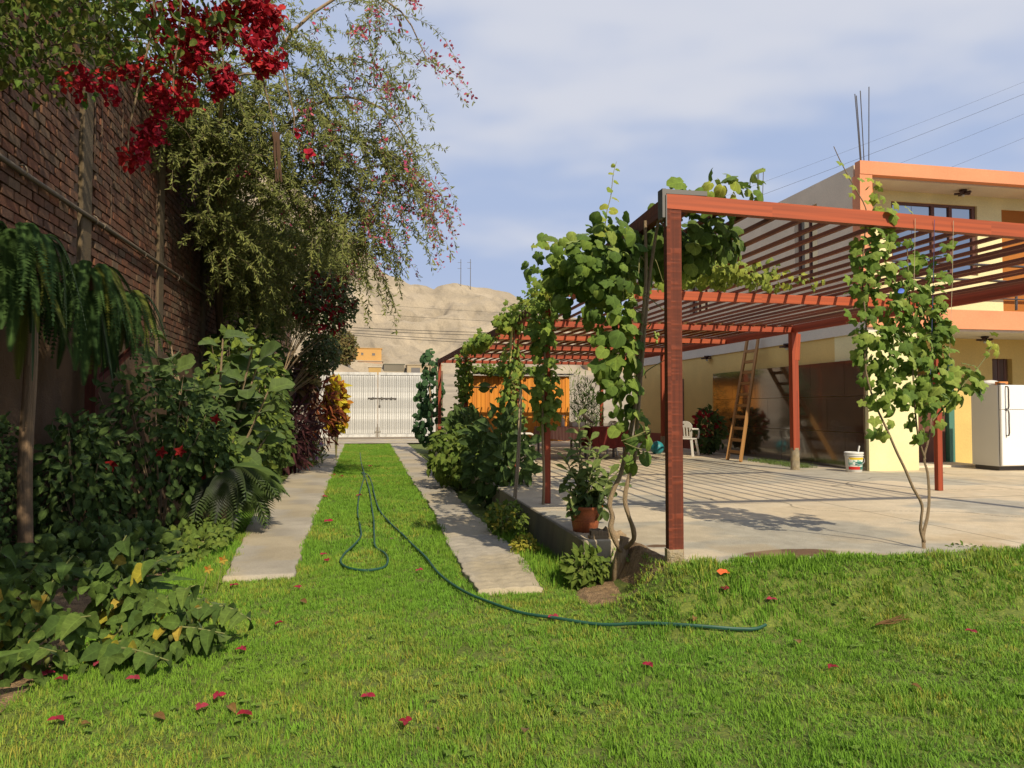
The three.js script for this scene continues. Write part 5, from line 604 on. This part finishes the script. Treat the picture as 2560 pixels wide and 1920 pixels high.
{ // physalis and broad leaves in the front of the bed
  const pg = [[0.14, 0.235, 0.045], [0.115, 0.20, 0.04], [0.18, 0.275, 0.055], [0.09, 0.165, 0.036]].map(c => leafM(...c)), py = [[0.58, 0.44, 0.05], [0.50, 0.44, 0.05], [0.66, 0.48, 0.09]].map(c => leafM(...c));
  const plant = (l, stems) => { const p = thing('groundcherry_plant', l, 'plant', 'groundcherry plants in the bed'); stems.forEach((pts, si) => { fill(p, 'physalis', [[0.15, 0.24, 0.05], [0.12, 0.2, 0.04]], [mix(pts[0][0], pts[pts.length - 1][0], 0.6), pts[pts.length - 1][1] * 0.5, mix(pts[0][2], pts[pts.length - 1][2], 0.6)], [0.24, 0.16, 0.22], 40, [0.06, 0.12]); stem(p, pts, 0.010, 0.004, std(col(0.17, 0.19, 0.06), 0.8)); const cv = new THREE.CatmullRomCurve3(pts.map(q => V(...q))), n = 17; for (let i = 1; i < n; i++) { const t = i / n, c = cv.getPoint(t), s = i % 2 ? 1 : -1, tg = cv.getTangent(t), side = tg.clone().cross(V(0, 1, 0)).normalize().multiplyScalar(s); const yellow = t < 0.7 && R() < 0.34; addLeaf(p, pick(LEAF.physalis), yellow ? pick(py) : pick(pg), c, side.add(V(0, -0.35, 0.25)).add(rv().multiplyScalar(0.35)), V(0, 0.7, 0.6).add(rv().multiplyScalar(0.4)), rr(0.085, 0.155)); if (i % 4 === 2) { const g = lathe([[0.001, -0.035], [0.012, -0.025], [0.016, -0.01], [0.012, 0.003], [0.001, 0.006]], 8); const q = mesh('husk', g, leafM(0.26, 0.28, 0.08), p); q.position.copy(c).add(V(rr(-0.03, 0.03), -0.04, 0.03)); } } }); return p; };
  plant('groundcherry plant sprawling onto the lawn with pale husks and yellow leaves', [[[-1.62, 0.02, -4.95], [-1.3, 0.14, -4.85], [-1.05, 0.2, -4.75], [-0.8, 0.16, -4.7]], [[-1.62, 0.02, -4.95], [-1.35, 0.22, -4.9], [-1.15, 0.36, -4.85], [-1.0, 0.42, -4.85]], [[-1.62, 0.02, -4.95], [-1.45, 0.12, -4.7], [-1.25, 0.14, -4.55], [-1.05, 0.1, -4.45]], [[-1.3, 0.1, -4.9], [-1.05, 0.24, -4.95], [-0.85, 0.26, -4.95], [-0.68, 0.18, -4.9]]]);
  plant('upright groundcherry plant with yellowing lower leaves beside the strap leaves', [[[-2.1, 0, -4.95], [-1.95, 0.25, -4.9], [-1.8, 0.48, -4.9], [-1.7, 0.62, -4.9]], [[-2.1, 0, -4.95], [-2.1, 0.3, -4.85], [-2.12, 0.52, -4.8], [-2.1, 0.66, -4.8]], [[-2.1, 0, -4.95], [-1.85, 0.18, -4.75], [-1.65, 0.3, -4.65], [-1.5, 0.33, -4.6]], [[-2.1, 0, -4.9], [-1.9, 0.12, -4.6], [-1.75, 0.2, -4.5], [-1.6, 0.2, -4.4]]]);
  plant('groundcherry plant in the shade behind the sprawling one', [[[-1.75, 0, -5.5], [-1.55, 0.25, -5.4], [-1.4, 0.45, -5.35], [-1.3, 0.5, -5.3]], [[-1.75, 0, -5.5], [-1.7, 0.3, -5.45], [-1.6, 0.55, -5.4], [-1.55, 0.65, -5.4]], [[-1.75, 0, -5.5], [-1.45, 0.15, -5.4], [-1.2, 0.25, -5.35], [-1.0, 0.2, -5.3]]]);
  plant('groundcherry plant against the wall near the camera end of the bed', [[[-2.5, 0, -5.6], [-2.4, 0.3, -5.5], [-2.3, 0.6, -5.4]], [[-2.5, 0, -5.6], [-2.25, 0.25, -5.4], [-2.05, 0.5, -5.3]], [[-2.5, 0, -5.6], [-2.6, 0.4, -5.5], [-2.65, 0.75, -5.45]]]);
  const st = (name, l, base, dirs, size, mats) => { const p = thing(name, l, 'plant', null, base); dirs.forEach(([x, y, z, s]) => addLeaf(p, LEAF.strap[1 + Math.floor(R() * 2)], pick(mats), V(rr(-0.05, 0.05), 0, rr(-0.05, 0.05)), V(x, y, z), V(-x * 0.6, 1, 0.5 - z * 0.6), size * s)); return p; };
  st('strap_leaf_plant', 'broad arching strap leaves above the groundcherry in the bed', [-1.75, 0.1, -5.9], [[0.9, 0.55, 0.3, 1], [0.7, 0.8, 0.2, 0.9], [0.3, 1, 0.3, 0.95], [-0.3, 1, 0.2, 0.9], [1, 0.4, 0.5, 0.9], [-0.7, 0.8, 0.1, 0.8], [0.5, 0.7, 0.8, 0.8], [0.95, 0.6, -0.2, 1.0], [0.1, 0.9, 0.7, 0.8]], 0.58, [pg[1], pg[3], pg[3]]); st('strap_leaf_plant', 'pale green strap leaves at the lawn corner of the bed', [-2.2, 0.0, -4.0], [[0.3, 0.9, 0.4, 1], [0.45, 0.8, 0.1, 1.05], [0.15, 1, 0.2, 0.9], [0.9, 0.5, 0.3, 0.8], [-0.5, 0.9, 0, 0.8], [0.6, 0.7, 0.6, 0.75]], 0.62, [pg[2], pg[0]]);
  bush('ground_ivy', 'low leafy ground cover on the bed edge by the palm', 'plant', [-1.72, 0.14, -8.3], [0.35, 0.14, 1.2], 280, [0.05, 0.09], 'physalis', [...midG, pg[2]], { stems: 10 }); bush('ground_ivy', 'dim ground cover under the dark round leaved shrub', 'plant', [-2.3, 0.2, -7.3], [0.6, 0.2, 0.9], 240, [0.08, 0.13], 'heart', [...darkG, bedG[0]], { stems: 10 }); bush('wall_moss', 'dark small leaved creeper on the plaster base by the timber pole', 'creeper', [-3.1, 0.75, -7.2], [0.06, 0.75, 0.6], 260, [0.04, 0.07], 'heart', darkG, { stems: 4, out: 0.2 });
  const w = thing('nasturtium_flowers', 'yellow nasturtium blooms at the edge of the bed', 'flower'); for (const [x, y, z] of [[-1.2, 0.22, -6.3], [-1.1, 0.28, -6.35]]) { const f = new THREE.Group(); f.name = 'flower'; f.position.set(x, y, z); w.add(f); for (let k = 0; k < 5; k++) addLeaf(f, LEAF.oval[1], k === 2 ? leafM(0.6, 0.2, 0.03) : py[2], V(0, 0, 0), V(Math.cos(k * 1.257), Math.sin(k * 1.257), 0.5), V(0, 0.2, 1), 0.04, 'petal'); stem(w, [[x - 0.05, 0.02, z], [x, y, z]], 0.004, 0.003, shootM); }
}

// ---------------------------------------------------------------- overhanging bougainvillea at the wall (goes on behind the viewer) and the weeping tree
{
  R = mulberry(91);
  const p = thing('wall_bougainvillea', 'crimson bougainvillea overhanging the top of the brick wall above the ferns', 'bougainvillea'); const M = [], C = [], tw = [];
  stem(p, [[-2.95, 0, -3.0], [-2.9, 2, -3.1], [-2.75, 3.8, -3.4], [-2.4, 4.8, -4.2], [-2, 5, -5]], 0.09, 0.03);
  const inside = () => { if (R() < 0.42) { const z = rr(-15.5, 7), a = R(); return [-3.75 + 1.15 * a + 0.35 * (fbm(z, 4) - 0.5), 5.95 - 0.5 * S(0.6, 1, a) * R() + rr(0, 1.5) * (0.6 + 0.7 * fbm(z * 0.8, 2)), z]; } const z = rr(-6.9, 7), x = -3.1 + Math.pow(R(), 0.9) * (z < -3 ? mix(2.3, 0.9, S(-5.3, -6.9, z)) : 2.45), y0 = 3.6 + 0.4 * fbm(z * 1.5, x * 1.5) + 0.25 * S(-1.2, -0.7, x) + (z < -5.9 ? 0.3 : 0); return [x, rr(y0, y0 + 1.6), z]; };
  const twig = []; for (let i = 0; i < 900; i++) { const a = inside(); const d = rv(); const b = [a[0] + d.x * 0.5 + 0.15, a[1] + d.y * 0.35 - 0.12, a[2] + d.z * 0.5]; twig.push(tube([V(...a), V((a[0] + b[0]) / 2 + rr(-0.06, 0.06), (a[1] + b[1]) / 2 + 0.06, (a[2] + b[2]) / 2), V(...b)], 0.006, 0.002, 4, 2)); }
  const tm = mesh('twigs', merge(twig), std(col(0.11, 0.075, 0.045), 1), p); tm.userData.kind = 'stuff';
  for (let i = 0; i < 34000; i++) { const a = inside(); M.push(mat4(V(...a), rv().add(V(0, -0.5, 0)), rv().add(V(0, 0.7, 0)), rr(0.045, 0.085) * (a[2] > -3 ? 1.5 : 1))); C.push(col(rr(0.14, 0.22), rr(0.20, 0.29), rr(0.04, 0.06))); }
  instanced('leaves', LEAF.physalis[1], foliM, M, C, p);
  const fm = [[0.54, 0.012, 0.045], [0.64, 0.022, 0.065], [0.46, 0.010, 0.03], [0.72, 0.045, 0.05]].map(c => leafM(...c));
  const cl = (x, y, z, n, s, br = 14) => { for (let i = 0; i < n; i++) { const g = []; for (let k = 0; k < br * 1.7; k++) { const q = LEAF.oval[k % 3].clone(); q.scale(1.45, 1, 1); q.applyMatrix4(mat4(rv().multiplyScalar(br > 5 ? 0.08 : 0.008), rv(), SUN.clone().add(rv()), rr(0.038, 0.056))); g.push(q); } const m = mesh('flower_cluster', merge(g), pick(fm), p); const v = rv(); m.position.set(x + v.x * s[0], y + v.y * s[1], z + v.z * s[2]); } };
  cl(-1.0, 4.35, -5.4, 12, [0.35, 0.15, 0.2]); cl(-1.2, 3.95, -5.45, 8, [0.2, 0.15, 0.15]); cl(-0.72, 4.25, -5.35, 8, [0.1, 0.2, 0.1]); cl(-0.75, 4.2, -5.35, 9, [0.14, 0.16, 0.14]); cl(-0.74, 3.98, -5.35, 9, [0.13, 0.1, 0.12]); cl(-0.98, 3.80, -5.42, 7, [0.14, 0.09, 0.1]); cl(-1.12, 4.12, -5.45, 9, [0.2, 0.18, 0.15]); cl(-1.3, 3.68, -5.5, 8, [0.15, 0.1, 0.1]); cl(-1.48, 3.48, -5.55, 6, [0.09, 0.1, 0.08]); cl(-1.58, 3.3, -5.57, 5, [0.06, 0.09, 0.06]); cl(-1.35, 4.2, -5.5, 7, [0.2, 0.15, 0.2]); cl(-1.55, 3.85, -5.55, 5, [0.2, 0.1, 0.1]); cl(-0.47, 3.44, -5.34, 1, [0, 0, 0], 4); cl(-0.39, 3.29, -5.33, 1, [0, 0, 0], 4); cl(-1.9, 3.85, -5.7, 5, [0.25, 0.12, 0.2]);
  for (const t of [[-0.75, 4.0], [-0.98, 3.8], [-1.3, 3.65], [-1.58, 3.25], [-0.5, 3.45]]) stem(p, [[-1.9, 4.6, -5.3], [(t[0] - 1.3) / 2, 4.5, -5.35], [t[0], t[1] + 0.15, -5.4], [t[0], t[1], -5.4]], 0.012, 0.004);
  const dead = mesh('dry_bundle', merge([0, 1, 2, 3, 4, 5, 6, 7].map(() => tube([V(-0.62 + rr(-0.02, 0.02), 3.45, -5.4), V(-0.62 + rr(-0.03, 0.03), 3.3, -5.4), V(-0.6 + rr(-0.03, 0.03), 3.1, -5.4)], 0.012, 0.003, 4, 3))), std(col(0.09, 0.05, 0.03), 1), p); stem(p, [[-1.3, 4.2, -5.4], [-0.8, 4.0, -5.4], [-0.62, 3.45, -5.4]], 0.008, 0.004);
}
{
  R = mulberry(17);
  const p = thing('weeping_tree', 'weeping tree with drooping small leaved sprays and pink blossoms above the bed', 'tree', null, [0, 0, 0]); const M = [], C = [], PM = [], PC = [], tw = [];
  mesh('trunk', tube([V(-2.9, -0.1, -17), V(-2.9, 1.8, -16.8), V(-2.85, 3.6, -15.6), V(-2.5, 5.0, -13.7)], 0.10, 0.06, 9, 3), std(col(0.16, 0.12, 0.08), 1, { map: woodT }), p);
  for (const l of [[[-2.5, 5.0, -13.7], [-1.6, 6.2, -13.4], [-0.6, 6.9, -13.1], [0.3, 6.7, -12.9], [0.9, 5.8, -12.9]], [[-2.5, 5.0, -13.7], [-2, 6.6, -13.3], [-1.2, 8.0, -13], [-0.2, 8.7, -12.9], [0.6, 8.4, -12.8], [1.05, 7.6, -12.8]], [[-2.72, 4.2, -14.8], [-1.8, 5.2, -13.9], [-0.8, 5.6, -13.6], [0.2, 5.3, -13.3]], [[-2.62, 4.55, -14.3], [-2.2, 5.6, -15], [-1.6, 6.0, -16.5], [-1.0, 5.6, -17.5]], [[-2.5, 5.0, -13.7], [-2.3, 6, -12.4], [-1.9, 6.4, -11.4], [-1.3, 6.3, -11]]]) stem(p, l, 0.045, 0.01, barkM, 'limb');
  const spray = (c, r, n, len, dens, droop = 1) => { for (let i = 0; i < n * 1.5; i++) { const v = rv(), a = V(c[0] + v.x * r[0], c[1] + v.y * r[1], c[2] + v.z * r[2]), d = V(rr(-0.3, 0.9), rr(-0.2, 0.6), rr(-0.5, 0.5)), L = len * rr(0.5, 1.3), pts = []; let q = a.clone(), dir = d.clone(); const st = 8; for (let k = 0; k <= st; k++) { pts.push(q.clone()); dir.y -= 0.24 * droop; dir.x *= 0.93; dir.normalize(); q.addScaledVector(dir, L / st); } tw.push(tube(pts, 0.006, 0.0015, 3, 1)); const cv = new THREE.CatmullRomCurve3(pts), nl = Math.round(L * 66 * dens), pink = R() < (c[0] > 0 ? 0.6 : 0.14) && c[0] > -1.6; for (let k = 0; k < nl; k++) { const t = (k + R()) / nl, b = cv.getPoint(t), tg = cv.getTangent(t), o = rv().normalize(); b.addScaledVector(o, 0.012); if (pink && t > 0.55 && R() < 0.5) { PM.push(mat4(b.clone().addScaledVector(o, 0.03), o, rv(), rr(0.05, 0.08))); PC.push(col(rr(0.6, 0.8), rr(0.08, 0.22), rr(0.2, 0.32))); } else { M.push(mat4(b, tg.clone().multiplyScalar(0.6).addScaledVector(o, 1), SUN.clone().add(rv()), rr(0.06, 0.11))); const u = R(); C.push(col(mix(0.16, 0.34, u), mix(0.20, 0.36, u), mix(0.06, 0.11, u))); } } } };
  // sparse outer curtain, then the denser inner and lower masses
  spray([0.05, 8.3, -12.8], [0.5, 0.55, 0.5], 13, 1.5, 0.85); spray([0.35, 7.0, -12.8], [0.35, 0.6, 0.4], 10, 1.5, 0.85); spray([0.25, 5.9, -12.9], [0.5, 0.6, 0.5], 18, 1.5, 0.8); spray([0.55, 5.3, -12.9], [0.3, 0.6, 0.4], 12, 1.4, 0.8); spray([-0.6, 7.2, -13], [0.7, 0.6, 0.5], 20, 1.4, 0.85); spray([-0.4, 6.0, -13], [0.7, 0.6, 0.6], 34, 1.5, 0.9); spray([-0.1, 4.6, -13.1], [0.6, 0.5, 0.5], 24, 1.3, 0.85);
  spray([-1.4, 6.6, -13.2], [0.8, 0.8, 0.7], 50, 1.1, 1.0, 0.7); spray([-2.0, 5.7, -12.8], [0.8, 0.8, 0.9], 90, 0.9, 1.1, 0.6); spray([-0.9, 5.4, -13.6], [0.9, 0.7, 0.7], 60, 1.1, 1.0, 0.7); spray([-2.4, 6.8, -12.2], [0.6, 0.8, 0.9], 60, 0.9, 1.1, 0.5); spray([-1.6, 7.9, -12.8], [0.9, 0.5, 0.5], 24, 1.0, 0.85, 0.6); spray([-2.9, 6.0, -13.2], [0.45, 0.7, 1.9], 120, 0.9, 1.1, 0.6); spray([-2.4, 4.5, -13.6], [0.4, 0.8, 0.6], 46, 0.8, 1.1, 0.6); spray([-2.85, 5.2, -15.2], [0.4, 0.7, 1.2], 60, 0.8, 1.1, 0.7); spray([-2.8, 4.9, -17.2], [0.5, 0.9, 2.3], 130, 0.9, 1.1, 0.7); spray([-2.2, 3.9, -18.8], [0.7, 0.6, 1.8], 80, 0.8, 1.1, 0.7); spray([-0.3, 5.1, -14.5], [0.5, 0.5, 0.6], 8, 1.3, 0.9, 0.8);
  spray([-2.1, 5.0, -16], [0.8, 0.9, 1.8], 110, 0.9, 1.2, 0.6); spray([-1.3, 4.9, -17.6], [0.8, 0.8, 1.4], 110, 0.9, 1.2, 0.6); spray([-2.3, 4.2, -15.5], [0.6, 0.6, 1.6], 70, 1.0, 1.1); spray([-0.6, 5.4, -17.5], [0.4, 0.4, 0.8], 30, 1.1, 1.0); spray([-2.6, 5.6, -19.5], [0.5, 0.8, 2.5], 70, 1.2, 1.1); spray([-1.3, 5.0, -15.5], [0.7, 0.5, 0.6], 12, 0.9, 1.0, 0.7);
  const tm = mesh('twigs', merge(tw), std(col(0.17, 0.14, 0.08), 1), p); tm.userData.kind = 'stuff';
  instanced('leaves', LEAF.lance[0].clone().scale(1.5, 1, 1), foliM, M, C, p); instanced('blossoms', LEAF.oval[0], foliM, PM, PC, p); console.log('tree leaves', M.length, PM.length);
}

// ---------------------------------------------------------------- far houses, poles and cables
{
  const A = (d, x, y) => [x * d / 300, 1.5 + (y - 1.5) * d / 300]; // place seen at 300 m brought to d metres
  const far = (name, label, x0, x1, y0, y1, z, dep, c, wins, roofC) => { const h = thing(name, label, 'house', 'houses at the foot of the hill'); const B = (n, a, b, e, f, z0, z1, m) => mesh(n, box(b - a, f - e, z0 - z1, (a + b) / 2, (e + f) / 2, (z0 + z1) / 2), m, h); B('wall', x0, x1, y0 - 4, y1, z, z - dep, paint(c)); B('roof', x0 - 0.15, x1 + 0.25, y1, y1 + 0.18, z + 0.15, z - dep - 0.15, paint(roofC || c)); for (const [a, b, e, f] of wins) { const w = B('window', a, b, e, f, z + 0.03, z - 0.02, std(col(0.16, 0.15, 0.14), 0.2)); mesh('window_frame', merge([box(b - a + 0.1, 0.07, 0.08, (a + b) / 2, f, z + 0.03), box(b - a + 0.1, 0.07, 0.08, (a + b) / 2, e, z + 0.03)]), paint(c), w); } return h; };
  far('hill_house', 'small ochre two storey house with square windows at the foot of the hill', -2.2, 4.7, 14.2, 17.6, -203, 6, [0.62, 0.36, 0.12], [[-0.7, -0.1, 15.8, 16.5], [2.2, 3.0, 15.7, 16.4]]); far('hill_house', 'lower pink plaster storey under the ochre house', -1.4, 4.9, 11.5, 14.1, -201.5, 6, [0.52, 0.34, 0.22], [[-1.3, 0.1, 12.9, 13.9]], [0.5, 0.42, 0.3]); far('hill_shack', 'dark low shack with a sagging net beside the ochre house', 5.2, 10.4, 10.5, 13.0, -196, 5, [0.20, 0.18, 0.14], [], [0.22, 0.22, 0.17]); far('hill_shack', 'yellow low wall shack in front of the ochre house', 1.2, 4.2, 9.6, 11.6, -185, 4, [0.5, 0.33, 0.12], [], [0.55, 0.5, 0.42]); far('hill_house', 'low beige house with a wide grey window by the ivy column', 11.0, 20, 10, 12.6, -192, 6, [0.42, 0.34, 0.22], [[12.0, 14.3, 10.6, 12.0]]); far('hill_house', 'beige house beyond the rear bush right of the shed', 62, 74, 11, 15, -200, 6, [0.5, 0.36, 0.2], [[64, 66, 12, 13.6]]);
  { const t = thing('far_tree', 'dusty round tree leaning over the ochre house', 'tree', null, [-6.5, 9.5, -190]); mesh('trunk', tube([V(0, -4, 0), V(0.2, 2, 0), V(0.4, 5, 0)], 0.4, 0.2, 7, 2), barkM, t); const M = [], C = []; for (let i = 0; i < 2600; i++) { const v = rv(); M.push(mat4(V(v.x * 4.6 + 0.5, 7 + v.y * 5, v.z * 4), rv(), SUN.clone().add(rv()), rr(0.5, 1.0))); C.push(col(rr(0.14, 0.24), rr(0.13, 0.2), 0.06)); } instanced('crown', LEAF.oval[0], foliM, M, C, t); }
  for (const [x, z, l] of [[38.4, -297, 'one of two thin transmission poles on the hill crest'], [42.2, -296, 'one of two thin transmission poles on the hill crest']]) { const t = thing('hilltop_pole', l, 'pole', 'poles on the hill crest', [x, 50, z]); const m = std(col(0.12, 0.12, 0.13), 0.8); mesh('mast', tube([V(0, -2, 0), V(0, 6, 0), V(0, 12, 0)], 0.17, 0.12, 6, 2), m, t); mesh('crossarm', box(1.6, 0.12, 0.12, -0.5, 10.6, 0), m, t); mesh('crossarm', box(1.6, 0.12, 0.12, -0.5, 8.2, 0), m, t); }
  const cm = std(col(0.05, 0.045, 0.04), 0.8); for (const [a, b, s, r, l] of [[[-12, 8.6, -62], [26, 7.6, -56], 0.9, 0.022, 1], [[-12, 8.45, -62], [26, 7.4, -56], 1.0, 0.022, 1], [[-12, 8.5, -62], [20, 6.7, -57], 0.8, 0.02, 1], [[-12, 8.4, -62], [20, 6.5, -57], 0.9, 0.02, 1], [[-12, 10.1, -62], [26, 8.1, -56], 0.9, 0.012, 1], [[-12, 10.8, -62], [26, 8.6, -56], 0.6, 0.009, 1], [[22, 15.2, -56], [62, 31, -48], 0.6, 0.011, 0], [[24, 17, -56], [62, 32, -48], 0.6, 0.007, 0], [[30, 16.6, -55], [62, 29.5, -48], 0.6, 0.008, 0], [[34, 16.2, -54], [62, 27.6, -48], 0.6, 0.008, 0]]) { const A0 = V(...a), B0 = V(...b), pts = []; for (let i = 0; i <= 8; i++) { const t = i / 8, q = A0.clone().lerp(B0, t); q.y -= s * 4 * t * (1 - t) * 0.5; pts.push(q); } one('overhead_cable', tube(pts, r, r, 4, 2), cm, l ? (r > 0.015 ? 'thick slack overhead cable in the bundle before the hill' : r > 0.01 ? 'single thin cable above the thick bundle before the hill' : 'faint uppermost cable before the hill') : (r > 0.01 ? 'darkest of the cables crossing the sky above the house roof' : 'faint overhead cable crossing the sky above the house roof'), 'cable', l ? 'cables before the hill' : 'cables above the house'); }
}

renderer.render(scene, camera);
